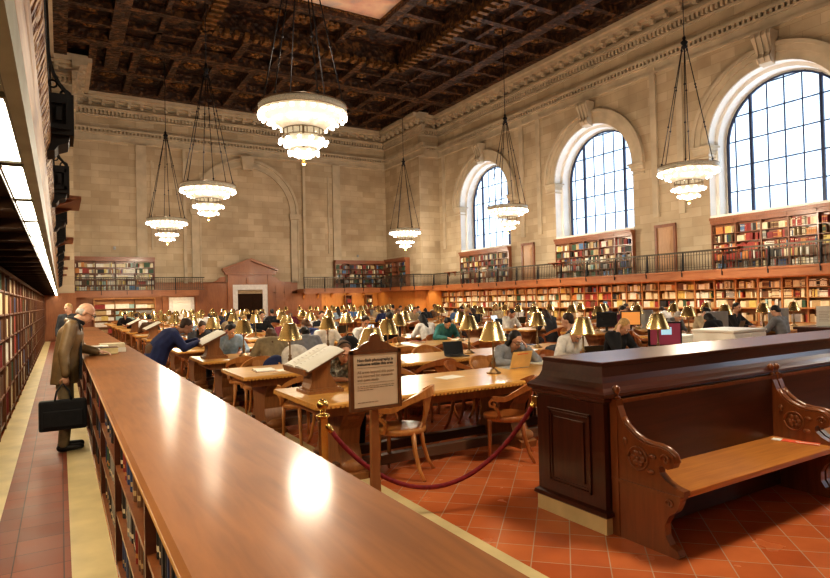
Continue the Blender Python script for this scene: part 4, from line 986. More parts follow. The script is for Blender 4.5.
def build_top(J, vox=0.014, thick=0.02, length=0.0, half_sleeve=False, loose=1.0, cut=None):
    V = {k: Vector(v) for k, v in J.items() if isinstance(v, (tuple, list, Vector))}
    mb = MB(); sd = (V['shR']-V['shL']).normalized(); hp = (V['hipR']-V['hipL']).normalized(); pel = (V['hipL']+V['hipR'])/2; ch = (V['shL']+V['shR'])/2
    ch2 = ch.lerp(pel, 0.22); wa = ch.lerp(pel, 0.65); T = thick; dn = (pel-ch).normalized()
    for s in (-1, 1):
        cap(mb, pel+hp*0.06*s+Vector((0, 0, -length)), wa+sd*0.045*s, 0.10+T*1.3*loose, 0.09+T*1.2*loose); cap(mb, wa+sd*0.045*s, ch2+sd*0.08*s, 0.09+T*1.2*loose, 0.098+T*loose); cap(mb, ch2+sd*0.06*s, ch+sd*0.115*s, 0.095+T, 0.06+T)
        cap(mb, ch+sd*0.10*s, ch+sd*0.02*s+Vector((0, 0, 0.03)), 0.055+T, 0.05+T*0.7)
    for S in 'LR':
        w = V['el'+S].lerp(V['wr'+S], 0.93) if not half_sleeve else V['sh'+S].lerp(V['el'+S], 0.75)
        if half_sleeve: cap(mb, V['sh'+S], w, 0.054+T, 0.05+T)
        else: cap(mb, V['sh'+S], V['el'+S], 0.052+T, 0.044+T); cap(mb, V['el'+S], w, 0.043+T, 0.032+T*0.8)
    me = remesh(mb, 'top', vox)
    if cut:
        bm = bmesh.new(); bm.from_mesh(me); g = bm.verts[:]+bm.edges[:]+bm.faces[:]
        bmesh.ops.bisect_plane(bm, geom=g, plane_co=cut[0], plane_no=cut[1], clear_inner=True)
        bmesh.ops.holes_fill(bm, edges=[e for e in bm.edges if e.is_boundary], sides=0)
        for f in bm.faces: f.smooth = len(f.verts) < 8
        bm.to_mesh(me); bm.free()
    return me
def build_trousers(J, vox=0.014, T=0.014):
    V = {k: Vector(v) for k, v in J.items() if isinstance(v, (tuple, list, Vector))}
    mb = MB(); hp = (V['hipR']-V['hipL']).normalized(); pel = (V['hipL']+V['hipR'])/2
    for s in (-1, 1): cap(mb, pel+hp*0.06*s+Vector((0, 0, 0.06)), pel+hp*0.07*s, 0.10+T, 0.10+T)
    for S in 'LR': cap(mb, V['hip'+S], V['kn'+S], 0.087+T, 0.062+T); cap(mb, V['kn'+S], V['an'+S]+Vector((0, 0, 0.0)), 0.06+T, 0.045+T)
    return remesh(mb, 'trousers', vox)
def build_shoes(J, vox=0.01):
    out = []
    for S in 'LR':
        mb = MB()
        a = Vector(J['an'+S]); t = a+Vector(J['toe'])*0.17; z = a.z-0.045; b = a-Vector(J['toe'])*0.03
        cap(mb, (b.x, b.y, z), (t.x, t.y, z-0.004), 0.043, 0.036); cap(mb, a, (a.x, a.y, z), 0.042, 0.045)
        out.append(remesh(mb, 'shoe', vox))
    return out
def build_hair(J, style, vox=0.01):
    h = Vector(J['head']); r, f, u = head_axes(J['fwd']); mb = MB(); nk = (Vector(J['shL'])+Vector(J['shR']))/2
    if style == 'fringe':
        for s in (-1, 1): mb.ball(h+r*0.058*s-f*0.035-u*0.005, (0.024, 0.052, 0.045), 10, ax=(r, f, u))
        mb.ball(h-f*0.082-u*0.015, (0.058, 0.024, 0.045), 10, ax=(r, f, u))
    else:
        mb.ball(h+u*0.042-f*0.026, (0.084, 0.092, 0.086), 14, ax=(r, f, u)); mb.ball(h-f*0.055-u*0.015, (0.072, 0.052, 0.065), 12, ax=(r, f, u))
        if style == 'long':
            for s in (-1, 1):
                cap(mb, h+r*0.07*s-f*0.01, h+r*0.075*s-f*0.03-u*0.10, 0.026, 0.03); cap(mb, h+r*0.06*s-f*0.05-u*0.04, nk+r*0.06*s-f*0.10-Vector((0, 0, 0.12)), 0.04, 0.025)
            cap(mb, h-f*0.06-u*0.04, nk-f*0.11-Vector((0, 0, 0.15)), 0.05, 0.035)
        if style == 'bun': mb.ball(h-f*0.11+u*0.05, 0.042, 10)
        if style == 'pony': cap(mb, h-f*0.10+u*0.02, h-f*0.17-u*0.10, 0.034, 0.02); mb.ball(h-f*0.10+u*0.02, 0.035, 8)
    return remesh(mb, 'hair', vox)
def face_bits(J):
    h = Vector(J['head']); r, f, u = head_axes(J['fwd']); mb = MB()
    for s in (-1, 1):
        mb.ball(h+f*0.084+u*0.008+r*0.032*s, (0.014, 0.008, 0.008), 8, 0, (r, f, u)); mb.ball(h+f*0.091+u*0.008+r*0.032*s, 0.0055, 6, 1)
        mb.ribbon([h+f*0.094+u*0.034+r*0.015*s, h+f*0.088+u*0.036+r*0.05*s], tuple(u), 0.004, 0.003, 1)
    mb.ribbon([h+f*0.091-u*0.058-r*0.022, h+f*0.096-u*0.056, h+f*0.091-u*0.058+r*0.022], tuple(u), 0.005, 0.003, 2)
    return mb
def glasses(J):
    h = Vector(J['head']); r, f, u = head_axes(J['fwd']); mb = MB()
    for s in (-1, 1):
        c = h+f*0.106+u*0.008+r*0.034*s
        mb.tube([c+r*0.026*math.cos(a)+u*0.019*math.sin(a) for a in [i*PI/6 for i in range(13)]], 0.0022, 5, caps=False)
        mb.tube([h+f*0.102+u*0.012+r*0.062*s, h+f*0.0+u*0.01+r*0.084*s], 0.0022, 5)
    mb.tube([h+f*0.108+u*0.01-r*0.008, h+f*0.108+u*0.01+r*0.008], 0.0022, 5); return mb
def person(label, J, loc, rz, top, trou, hair, style='short', skin='skin', group=None, topname='jacket', meshes=None, specs=False, length=0.0, loose=1.0, half=False, vox=0.008, cut=None):
    t = thing('person', label, 'person', loc, rz, group)
    if meshes is None:
        meshes = dict(body=build_body(J, vox), top=build_top(J, length=length, loose=loose, half_sleeve=half, cut=cut), trou=build_trousers(J), shoes=build_shoes(J), hair={style: build_hair(J, style)}, face=face_bits(J).mesh('eyes', ['white', 'black', 'lips']))
    def add(n, me, mat, ovr=True):
        o = link(n, me, t)
        if ovr:
            if not me.materials: me.materials.append(M['white'])
            o.material_slots[0].link = 'OBJECT'; o.material_slots[0].material = M[mat]
        return o
    bo = add('body', meshes['body'], skin); add(topname, meshes['top'], top); add('trousers', meshes['trou'], trou); [add('shoe', q, 'black') for q in meshes['shoes']]
    if style: add('hair', meshes['hair'][style], 'ha_'+hair)
    add('face_features', meshes['face'], None, False)
    if specs: glasses(J).build('glasses', 'black', t)
    return t
M['lips'] = plain('lips', (0.42, 0.16, 0.13), 0.5)
# seated poses, local: hips at origin, facing +Y, table edge about y=0.35, table top 0.76
def seated(lean=0.12, hL=(-.14, .46, .80), hR=(.14, .46, .80), head=(0, .20, 1.20), fwd=(0, .8, -.6), elL=(-.29, .24, .80), elR=(.29, .24, .80), hdL=(.5, .8, -.1), hdR=(-.5, .8, -.1), pnL=(0, 0, -1), pnR=(0, 0, -1), **k):
    J = dict(hipL=(-.09, 0, .52), hipR=(.09, 0, .52), shL=(-.175, lean, 1.02), shR=(.175, lean, 1.02), elL=elL, elR=elR, wrL=hL, wrR=hR, head=head, fwd=fwd, knL=(-.13, .42, .50), knR=(.13, .42, .50), anL=(-.13, .40, .095), anR=(.13, .40, .095), toe=(0, 1, 0), hdL=hdL, hdR=hdR, pnL=pnL, pnR=pnR)
    J.update(k); return J
POSES = [seated(), seated(lean=0.16, head=(-.04, .25, 1.15), fwd=(-.1, .75, -.65), hR=(.10, .26, 1.06), elR=(.22, .34, .80), hdR=(-.25, -.1, 1), pnR=(-1, 0, 0)), seated(lean=0.05, head=(0, .11, 1.24), fwd=(0.1, .93, -.3), hL=(-.10, .42, .80), hR=(.10, .42, .80)),
         seated(lean=0.22, head=(.03, .33, 1.10), fwd=(.1, .6, -.8))]
def pack(J, styles=('short', 'long', 'bun', 'pony')):
    return dict(body=build_body(J, 0.011), top=build_top(J, 0.017), trou=build_trousers(J, 0.018), shoes=build_shoes(J, 0.014), hair={s: build_hair(J, s, 0.013) for s in styles}, face=face_bits(J).mesh('eyes', ['white', 'black', 'lips']))
PK = [pack(J) for J in POSES]

# main standing man in the aisle, local = world axes, facing +X
J = dict(hipL=(0, .09, .90), hipR=(0, -.09, .90), shL=(.11, .18, 1.425), shR=(.08, -.18, 1.425), elL=(.17, .24, 1.15), elR=(0.0, -.25, 1.13), wrL=(.36, .14, 1.10), wrR=(.02, -.29, .88), head=(.235, -.01, 1.57), fwd=(.80, -.12, -.50),
         knL=(.03, .09, .49), knR=(.03, -.09, .49), anL=(0, .09, .095), anR=(-.01, -.10, .095), toe=(1, 0, 0), hdL=(1, -.2, -.1), hdR=(0.05, 0, -1), pnL=(0, 0, -1), pnR=(-.2, 1, 0), tsR=-1, curlR=0.9)
man = person('balding grey-haired man in an olive brown leather jacket reading at the counter', J, (0.02, 7.95, 0.0), 0, 'leather', 'cl_khaki', 'grey', 'fringe', specs=True, length=0.22, loose=2.0, cut=((0, 0, 0.775), (0, 0, 1)), vox=0.007)
mb = MB()
r_, f_, u_ = head_axes(J['fwd'])
mb.ribbon([(0.08, 0.10, 1.48), (0.16, 0.085, 1.45), (0.165, 0.07, 1.32), (0.17, 0.05, 1.05), (0.16, 0.05, 0.82)], (0, 1, 0.2), 0.05, 0.014)
mb.ribbon([(0.08, -0.09, 1.48), (0.16, -0.095, 1.45), (0.165, -0.09, 1.32), (0.175, -0.08, 1.05), (0.165, -0.08, 0.82)], (0, 1, -0.2), 0.045, 0.014)
mb.tube([(0.135+0.066*math.cos(a), 0.070*math.sin(a), 1.485-0.035*math.cos(a)) for a in [i*PI/8 for i in range(17)]], 0.026, 8); mb.build('scarf', 'cl_black', man)
mb = MB(); mb.tube([(0.19, -0.09, 1.41), (0.12, -0.105, 1.465), (0.055, -0.07, 1.485), (0.04, 0.0, 1.49), (0.055, 0.07, 1.485), (0.12, 0.105, 1.465), (0.19, 0.09, 1.41)], [0.018, 0.028, 0.03, 0.03, 0.03, 0.028, 0.018], 8); mb.build('collar', 'leather', man)
bc = thing('briefcase', 'soft black briefcase hanging from the hand of the man in the aisle', 'bag', (0.02, 7.655, 0.29))
mb = MB(); mb.box(-0.24, 0.22, -0.055, 0.055, 0, 0.33); mb.build('case_body', 'cl_black', bc, bevel=0.025)
mb = MB(); mb.box(-0.20, 0.18, -0.075, -0.05, 0.04, 0.22); mb.build('front_pocket', 'cl_black', bc, bevel=0.012)
for s in (-1, 1):
    mb = MB(); mb.tube([(-0.09, s*0.04, 0.31), (-0.07, s*0.03, 0.42), (-0.01, 0.01, 0.505), (0.05, s*0.03, 0.42), (0.07, s*0.04, 0.31)], 0.010, 6); mb.build('handle', 'cl_black', bc)
# second man further down the aisle
J2 = dict(hipL=(-.09, 0, .88), hipR=(.09, 0, .88), shL=(-.18, 0, 1.40), shR=(.18, 0, 1.40), elL=(-.24, -.03, 1.10), elR=(.24, .03, 1.10), wrL=(-.2, .12, .90), wrR=(.2, .15, .95), head=(0, .04, 1.60), fwd=(.3, .9, -.2),
          knL=(-.09, 0, .48), knR=(.09, 0, .48), anL=(-.1, 0, .095), anR=(.1, 0, .095), toe=(0, 1, 0), hdL=(0, .3, -1), hdR=(0, .5, -.8), pnL=(1, 0, 0), pnR=(-1, 0, 0))
person('blond person in a dark coat farther down the aisle, half hidden', J2, (0.17, 16.6, 0), PI-0.4, 'cl_charcoal', 'cl_black', 'blond', 'short', topname='coat', length=0.15)
# bending man in navy
J3 = dict(hipL=(-.02, .10, .90), hipR=(-.02, -.08, .89), shL=(.31, .18, 1.19), shR=(.27, -.18, 1.18), elL=(.42, .25, .98), elR=(.40, -.25, .96), wrL=(.66, .10, 1.06), wrR=(.64, -.12, 1.04), head=(.48, -.02, 1.29), fwd=(.82, -.1, -.55),
          knL=(.05, .10, .49), knR=(.02, -.10, .49), anL=(-.05, .1, .095), anR=(-.08, -.1, .095), toe=(1, 0, 0), hdL=(1, -.1, .1), hdR=(1, .1, .1), pnL=(0, 0, -1), pnR=(0, 0, -1))
person('man in a puffy navy jacket bending over a large open volume on a book stand', J3, (1.24, 9.98, 0), 0.0, 'cl_navy', 'cl_brown', 'dark brown', 'short', skin='skin2', length=0.16, loose=3.0, cut=((-0.10, 0, 0.80), (0.45, 0, 1)))

def sit(label, x, y, side, pose, top, hair, style, skin='skin', topname='jacket', trou='cl_charcoal', rz=None):
    return person(label, POSES[pose], (x, y, 0), (0 if side == 0 else PI) if rz is None else rz, top, trou, hair, style, skin, topname=topname, meshes=PK[pose])
# featured sitters
JW = seated(lean=0.20, shL=(-.17, .22, .95), shR=(.17, .22, .95), head=(.0, .33, 1.075), fwd=(.0, .86, -.5), elL=(-.28, .44, .80), hL=(-.12, .42, 0.97), hdL=(.55, -.05, .9), pnL=(.7, -.5, -.2), elR=(.28, .28, .80), hR=(.12, .48, .80))
person('dark-haired woman with glasses, forehead on her hand, behind a tan laptop lid', JW, (5.08, 6.29, 0), PI, 'cl_grey', 'cl_black', 'black', 'long', topname='cardigan', specs=True, vox=0.008)
JB = seated(lean=0.20, shL=(-.17, .22, .97), shR=(.17, .22, .97), head=(.0, .31, 1.08), fwd=(.1, .86, -.5), elL=(-.27, .42, .80), hL=(-.12, .40, 0.98), hdL=(.4, -.1, .9), pnL=(.7, -.4, -.2), elR=(.28, .26, .80), hR=(.06, .46, .80))
boy = person('young person in a mottled shirt and headphones leaning on one hand, nearest table', JB, (2.66, 6.30, 0), PI, 'camo', 'cl_black', 'brown', 'short', topname='shirt', half=True)
h = Vector(JB['head']); r_, f_, u_ = head_axes(JB['fwd']); mb = MB()
mb.tube([h+r_*(0.088*math.cos(a))+u_*(0.02+0.11*math.sin(a)) for a in [i*PI/10 for i in range(11)]], 0.008, 6)
for s in (-1, 1): mb.ball(h+r_*0.086*s-u_*0.01, (0.018, 0.034, 0.036), 10, ax=(r_, f_, u_))
mb.build('headphones', 'black', boy)
sit('person in a white shirt bent over a dark laptop under the lamp behind the partition', 6.20, 6.28, 1, 3, 'cl_white', 'dark brown', 'short', topname='shirt')
sit('blonde woman bending over pages left of the maroon screen', 7.22, 6.28, 1, 1, 'cl_black', 'blond', 'long', topname='coat')
sit('balding man in a dark sweater turned to a pale laptop near the central aisle', 6.95, 6.72, 0, 2, 'cl_charcoal', 'dark brown', 'short', topname='sweater', rz=0.6)
sit('person with a dark ponytail bent forward in grey at the third left-block table', 3.44, 9.02, 0, 3, 'cl_grey', 'black', 'pony', topname='top')
sit('brown-haired person in khaki with a coat over the chair back, third left-block table', 2.86, 9.02, 0, 3, 'cl_khaki', 'brown', 'long', topname='coat')
sit('woman in white writing at a far table right of the middle lamps', 10.9, 13.18, 1, 1, 'cl_white', 'black', 'bun', topname='blouse')
sit('man in black and a cap sitting upright before the far door', 5.2, 17.78, 1, 2, 'cl_black', 'black', 'short', topname='sweater')
sit('person in maroon hunched at the table right of the bending man', 2.75, 11.32, 0, 3, 'cl_maroon', 'dark brown', 'short', topname='sweater')
sit('person in pale blue facing the bending man across the open volume', 2.55, 10.88, 1, 1, 'cl_pale blue', 'black', 'short', topname='shirt')
sit('person in a grey hooded top seen from behind in the right block', 13.15, 6.72, 0, 0, 'cl_grey', 'black', 'short', topname='hooded_top')
sit('dark-haired person in beige resting chin on hand in the right block', 12.85, 8.58, 1, 1, 'cl_beige', 'black', 'bun', topname='cardigan')
sit('dark-haired person in black facing the camera behind a grey monitor', 14.35, 8.58, 1, 2, 'cl_black', 'black', 'short', topname='sweater')
sit('person in a black coat slumped at the left end of the right block', 10.95, 6.72, 0, 3, 'cl_black', 'black', 'long', topname='coat')
sit('person in grey bent low beside the slumped one in the right block', 11.75, 8.58, 1, 3, 'cl_grey', 'grey', 'short', topname='jacket')
tops = ['navy', 'black', 'charcoal', 'white', 'grey', 'maroon', 'beige', 'black', 'blue', 'brown', 'khaki', 'charcoal', 'pale blue', 'black', 'grey', 'white', 'navy', 'teal']
taken = [(2.66, 6.32), (4.98, 6.32), (6.2, 6.3), (7.22, 6.3), (6.95, 6.70), (3.44, 9.0), (2.86, 9.0), (10.9, 13.2), (5.2, 17.8), (2.75, 11.3), (2.55, 10.9), (13.15, 6.7), (12.85, 8.6), (14.35, 8.6), (10.95, 6.7), (11.75, 8.6)]
rs = random.Random(21); cnt_p = 0
for (k, bi, j, side, x, yy, rz) in SEATS:
    near = any(abs(x-a)+abs(yy-b) < 0.9 for a, b in taken)
    yt = ROW0+k*PITCH
    if near:
        if not any(abs(x-a)+abs(yy-b) < 0.45 for a, b in taken): (CA if rs.random() < .5 else CB).put((x, yy, 0), rz, 'wooden armchair, %s side of the %s %s-block table, %s seat from the left' % (('near', 'far')[side], ORD[k], ('left', 'right')[bi], ORD[j]), 'library armchairs')
        continue
    if k >= 2 and rs.random() < 0.30 and (k < 11):
        cnt_p += 1; pose = rs.randrange(4); c = rs.choice(tops); hc = rs.choice(['black', 'dark brown', 'brown', 'black', 'blond']); st = rs.choice(['short', 'short', 'long', 'bun', 'pony'])
        py = yt-0.93 if side == 0 else yt+0.93
        sit('%s-haired person in %s, %s side of the %s %s-block table, %s seat' % (hc, c, ('near', 'far')[side], ORD[k], ('left', 'right')[bi], ORD[j]), x, py, side, pose, 'cl_'+c, hc, st, rs.choice(['skin', 'skin', 'skin2']))
        yy = py-0.02 if side == 0 else py+0.02; rz = 0 if side == 0 else PI
    (CA if rs.random() < .5 else CB).put((x, yy, 0), rz, 'wooden armchair, %s side of the %s %s-block table, %s seat from the left' % (('near', 'far')[side], ORD[k], ('left', 'right')[bi], ORD[j]), 'library armchairs')
for (a, b), side in zip(taken, (1, 1, 1, 1, 0, 0, 0, 1, 1, 0, 1, 0, 1, 1, 0, 1)):
    (CA if rs.random() < .6 else CB).put((a, b, 0), 0 if side == 0 else PI, 'wooden armchair under %s' % {2.66: 'the young person in the mottled shirt', 4.98: 'the woman with glasses', 6.2: 'the person in the white shirt', 7.22: 'the blonde woman', 6.95: 'the balding man in the dark sweater', 3.44: 'the person with the dark ponytail', 2.86: 'the brown-haired person in khaki', 10.9: 'the woman in white', 5.2: 'the man in the cap', 2.75: 'the hunched person in maroon', 2.55: 'the person in pale blue', 13.15: 'the grey hooded top', 12.85: 'the person resting chin on hand', 14.35: 'the person behind the grey monitor', 10.95: 'the slumped person in black', 11.75: 'the person in grey bent low'}[a], 'library armchairs')

# ------------------------------------------------------------------ dark panelled partition with benches
pt = thing('panelled_partition', 'tall dark mahogany panelled partition behind the bench, with overhanging cap', 'partition', (0, 0, 0))
PX0, PX1, PY0, PY1 = 3.19, 9.6, 2.84, 3.50
def ringrect(o, z): return [(PX0-o, PY0-o, z), (PX1+o, PY0-o, z), (PX1+o, PY1+o, z), (PX0-o, PY1+o, z)]
mb = MB(); mb.rings([ringrect(0.01, 0.0), ringrect(0.01, 0.115)], True, True, 0, False); mb.build('stone_plinth', 'marble', pt)
mb = MB(); mb.rings([ringrect(o, z) for o, z in ((0.02, 0.115), (0.03, 0.125), (0.025, 0.15), (0.0, 0.165), (0.0, 0.91))], True, True, 0, False); mb.build('partition_body', 'mahog_v', pt)
mb = MB(); mb.rings([ringrect(o, z) for o, z in ((0.0, 0.89), (0.025, 0.905), (0.03, 0.93), (0.05, 0.94), (0.055, 0.965), (0.04, 0.98), (0.01, 1.0), (-0.015, 1.03), (-0.03, 1.07), (-0.038, 1.14), (-0.035, 1.145), (-0.035, 1.168), (-0.042, 1.172))], True, True, 0, False); mb.build('moulded_cap', 'mahog', pt)
def panel_frame(mb, f, a0, a1, z0, z1):
    for (o, d0, d1) in ((0.0, 0.0, 0.014), (0.02, 0.0, 0.008)):
        w = 0.018
        for (p, q, r, t) in ((a0+o, a1-o, z0+o, z0+o+w), (a0+o, a1-o, z1-o-w, z1-o), (a0+o, a0+o+w, z0+o, z1-o), (a1-o-w, a1-o, z0+o, z1-o)):
            mb.prism([(p, r), (q, r), (q, t), (p, t)], f, d0, d1)
mb = MB(); panel_frame(mb, lambda u, v, w: (PX0-w, u, v), 2.96, 3.38, 0.24, 0.80); mb.box(PX0-0.012, PX0, 3.02, 3.32, 0.30, 0.74); mb.build('end_panel', 'mahog_v', pt, bevel=0.002)
for i in range(4):
    mb = MB(); x0 = 3.5+i*1.5; panel_frame(mb, lambda u, v, w: (u, PY1+w, v), x0, x0+1.3, 0.24, 0.80); mb.build('side_panel', 'mahog', pt)
def make_bench(L, label):
    t = thing('bench', label, 'bench'); Y = 2.86
    prof = [(0, 0), (.49, 0), (.51, .02), (.49, .05), (.44, .07), (.41, .12), (.41, .19), (.44, .25), (.49, .29), (.51, .33), (.52, .36), (.52, .385), (.55, .40), (.55, .43), (.51, .435), (.47, .445), (.42, .47), (.38, .505), (.375, .54), (.40, .56), (.415, .545), (.44, .54), (.475, .555), (.49, .59), (.475, .63), (.44, .655), (.39, .665), (.33, .665), (.26, .675), (.19, .705), (.13, .75), (.09, .81), (.065, .88), (.05, .90), (0, .90)]
    for x in (0.0, L):
        mb = MB(); mb.prism(prof, lambda u, v, w: (x+w, -u, v), -0.03, 0.03)
        mb.tube([(x, -.09, .81), (x, -.13, .757), (x, -.19, .712), (x, -.26, .682), (x, -.33, .671), (x, -.39, .671), (x, -.44, .66), (x, -.478, .632), (x, -.492, .59)], 0.022, 8)
        for s in (-1, 1):
            f = x+s*0.032
            mb.tube([(f, -.43+.035*math.cos(a)*(1-a/9), .60+.035*math.sin(a)*(1-a/9)) for a in [i*0.45 for i in range(18)]], 0.008, 6)
            mb.tube([(f, -.45+.03*math.cos(a)*(1-a/9), .33+.03*math.sin(a)*(1-a/9)) for a in [i*0.45 for i in range(18)]], 0.007, 6)
            mb.tube([(f, -.22+.075*math.cos(a), .565+.075*math.sin(a)) for a in [i*PI/9 for i in range(19)]], 0.007, 6)
            for q in range(6): mb.ball((f, -.22+.035*math.cos(q*PI/3), .565+.035*math.sin(q*PI/3)), (0.008, 0.024, 0.024), 8)
            mb.ball((f, -.22, .565), (0.014, 0.016, 0.016), 8); mb.ball((f, -.33, .60), (0.007, 0.03, 0.018), 8); mb.ball((f, -.32, .50), (0.007, 0.03, 0.018), 8); mb.ball((f, -.12, .66), (0.007, 0.02, 0.03), 8)
        ep = mb.build('carved_end', 'bench', t)
        mb = MB(); mb.box(x-0.04, x+0.04, -0.53, 0.0, 0.375, 0.395).box(x-0.036, x+0.036, -0.06, 0.0, 0, 0.93); mb.build('end_rail', 'bench', t)
        mb = MB(); mb.lathe([(0.0, .93), (.028, .93), (.03, .94), (.014, .95), (.02, .965), (.028, .985), (.026, 1.005), (.012, 1.02), (0, 1.022)], 12, (x, -0.03, 0), caps=False); mb.build('finial', 'bench', t)
    mb = MB(); mb.box(0.03, L-0.03, -0.53, -0.04, 0.375, 0.415); mb.build('seat', 'bench_seat', t, bevel=0.008)
    mb = MB(); mb.box(0.03, L-0.03, -0.055, -0.02, 0.38, 0.905); mb.build('backrest', 'bench_back', t)
    mb = MB(); mb.box(0.02, L-0.02, -0.065, -0.01, 0.900, 0.925); mb.build('back_cap', 'bench', t)
    mb = MB(); mb.box(0.03, L-0.03, -0.10, -0.07, 0.02, 0.375); mb.build('under_board', 'bench_back', t)
    return t
bn = Proto(make_bench(1.94, ''))
bn.put((3.275, 2.83, 0), 0, 'varnished wooden bench with scrolled carved ends, brighter orange seat, nearest the camera', None)
bn.put((5.30, 2.83, 0), 0, 'second wooden bench, mostly cut off by the right edge', None)
# notice lying on the bench seat
o = thing('paper_notice', 'narrow red and white notice lying on the right end of the bench seat', 'notice', (5.12, 2.50, 0.416), -1.3)
MB().box(-0.16, 0.10, -0.042, 0.042, 0, 0.003).build('red_strip', 'red_label', o); MB().box(-0.06, 0.10, -0.022, -0.006, 0.003, 0.004).build('white_line', 'white', o); MB().box(-0.23, -0.16, -0.042, 0.042, 0, 0.003).build('white_end', 'white', o)

# ------------------------------------------------------------------ sign, stanchion, rope
sg = thing('sign_stand', 'brown wooden sign on a post asking for non-flash photography, before the nearest table', 'sign', (1.882, 3.74, 0.0))
mb = MB(); mb.rings([[(-0.038, -0.02, 0), (0.038, -0.02, 0), (0.038, 0.02, 0), (-0.038, 0.02, 0)], [(-0.026, -0.016, 0.92), (0.026, -0.016, 0.92), (0.026, 0.016, 0.92), (-0.026, 0.016, 0.92)]], True, True, 0, False); mb.build('pole', 'sign_pole', sg)
mb = MB(); mb.box(-0.17, 0.17, -0.13, 0.13, 0, 0.03).box(-0.07, 0.07, -0.06, 0.06, 0.03, 0.07); mb.build('base', 'sign_pole', sg, bevel=0.006)
cr = [(-0.205, 0.885), (0.205, 0.885), (0.205, 1.305), (0.195, 1.32), (0.17, 1.325), (0.135, 1.335), (0.105, 1.355), (0.07, 1.372), (0.045, 1.378), (0.042, 1.40), (0.03, 1.42), (0, 1.43), (-0.03, 1.42), (-0.042, 1.40), (-0.045, 1.378), (-0.07, 1.372), (-0.105, 1.355), (-0.135, 1.335), (-0.17, 1.325), (-0.195, 1.32), (-0.205, 1.305)]
mb = MB(); mb.prism([(u*0.965, v if v < 1.2 else v-0.018) for u, v in cr], lambda u, v, w: (u, w, v), -0.045, -0.015)
for (a, b_, c, d) in ((-0.198, 0.198, 0.885, 0.905), (-0.198, -0.174, 0.9, 1.295), (0.174, 0.198, 0.9, 1.295), (-0.198, 0.198, 1.275, 1.295)): mb.box(a, b_, -0.054, -0.04, c, d)
mb.build('sign_board', 'sign_wood', sg)
pp = MB().box(-0.170, 0.170, -0.048, -0.044, 0.908, 1.272).build('paper_sheet', 'paper_tan', sg)
def text(body, x, z, size, mat, parent, bold=0.0):
    cu = bpy.data.curves.new('lettering', 'FONT'); cu.body = body; cu.size = size; cu.extrude = 0.0004; cu.offset = bold
    o = bpy.data.objects.new('tmp', cu); COL.objects.link(o); dg = bpy.context.evaluated_depsgraph_get(); dg.update()
    me = bpy.data.meshes.new_from_object(o.evaluated_get(dg)); bpy.data.objects.remove(o); me.materials.clear(); me.materials.append(M[mat])
    me.transform(Matrix.Rotation(PI/2, 4, 'X')); w = link('lettering', me, parent, loc=(x, -0.0492, z)); return w
text('Non-flash photography is\nwelcome within this area', -0.145, 1.222, 0.0275, 'ink', pp, 0.0006)
text('All areas beyond this point\nare reserved for research\nand quiet study.', -0.145, 1.140, 0.0265, 'ink_soft', pp, 0.0003)
for z in (1.178, 1.072): MB().box(-0.145, 0.14, -0.0495, -0.048, z, z+0.002).build('rule_line', 'ink_soft', pp)
rr = random.Random(3)
for z, ln in ((1.050, 0.28), (1.037, 0.27), (1.024, 0.10), (0.938, 0.15)):
    mb = MB(); x = -0.145
    while x < -0.145+ln: w = rr.uniform(0.008, 0.028); mb.box(x, x+w, -0.0495, -0.048, z, z+0.005); x += w+0.005
    mb.build('small_print', 'ink_soft', pp)
st = thing('stanchion', 'brass rope stanchion with large ball finial at the end of the nearest table', 'post', (1.66, 4.14, 0))
mb = MB(); mb.rings([[(s*a, t*a, z) for s, t in ((-1, -1), (1, -1), (1, 1), (-1, 1))] for a, z in ((0.026, 0.03), (0.026, 0.78))], True, True, 0, False); mb.build('post', 'brass', st)
mb = MB(); mb.lathe([(0.0, 0), (0.15, 0), (0.15, 0.015), (0.10, 0.03), (0.04, 0.045), (0.0, 0.045)], 24, caps=False); mb.build('base', 'brass', st)
mb = MB(); mb.lathe([(0.0, .775), (.03, .775), (.045, .785), (.055, .797), (.045, .805), (.022, .812), (.016, .825), (.024, .832), (.020, .84), (0, .84)], 20, caps=False); mb.build('collar', 'brass', st)
MB().ball((0, 0, 0.878), 0.043, 20).build('ball_finial', 'brass', st)
rp = thing('velvet_rope', 'dark red velvet barrier rope sagging from the brass stanchion to the partition', 'rope', (0, 0, 0))
A_, B_ = Vector((1.70, 4.12, 0.70)), Vector((3.20, 3.55, 0.80)); pts = []
for i in range(33):
    t = i/32; p = A_.lerp(B_, t); p.z -= 0.56*(1-(2*t-1)**2)**0.95*0.97; pts.append(p)
mb = MB(); mb.tube(pts, 0.0175, 12); mb.build('rope', 'velvet', rp)
for a, b_ in ((0, 1), (-1, -2)):
    d = (pts[b_]-pts[a]).normalized(); mb = MB(); mb.tube([pts[a]-d*0.045, pts[a]-d*0.03, pts[a]+d*0.03, pts[a]+d*0.035], [0.012, 0.022, 0.022, 0.02], 12); mb.build('brass_end', 'brass', rp)
h_ = MB(); h_.tube([(1.665, 4.14, 0.775), (1.68, 4.13, 0.775), (1.69, 4.125, 0.75)], 0.006, 6); h_.build('hook', 'brass', rp)
h_ = MB(); h_.box(3.185, 3.20, 3.50, 3.56, 0.78, 0.86); h_.tube([(3.19, 3.54, 0.82), (3.195, 3.545, 0.835)], 0.008, 6); h_.build('wall_bracket', 'brass', rp)

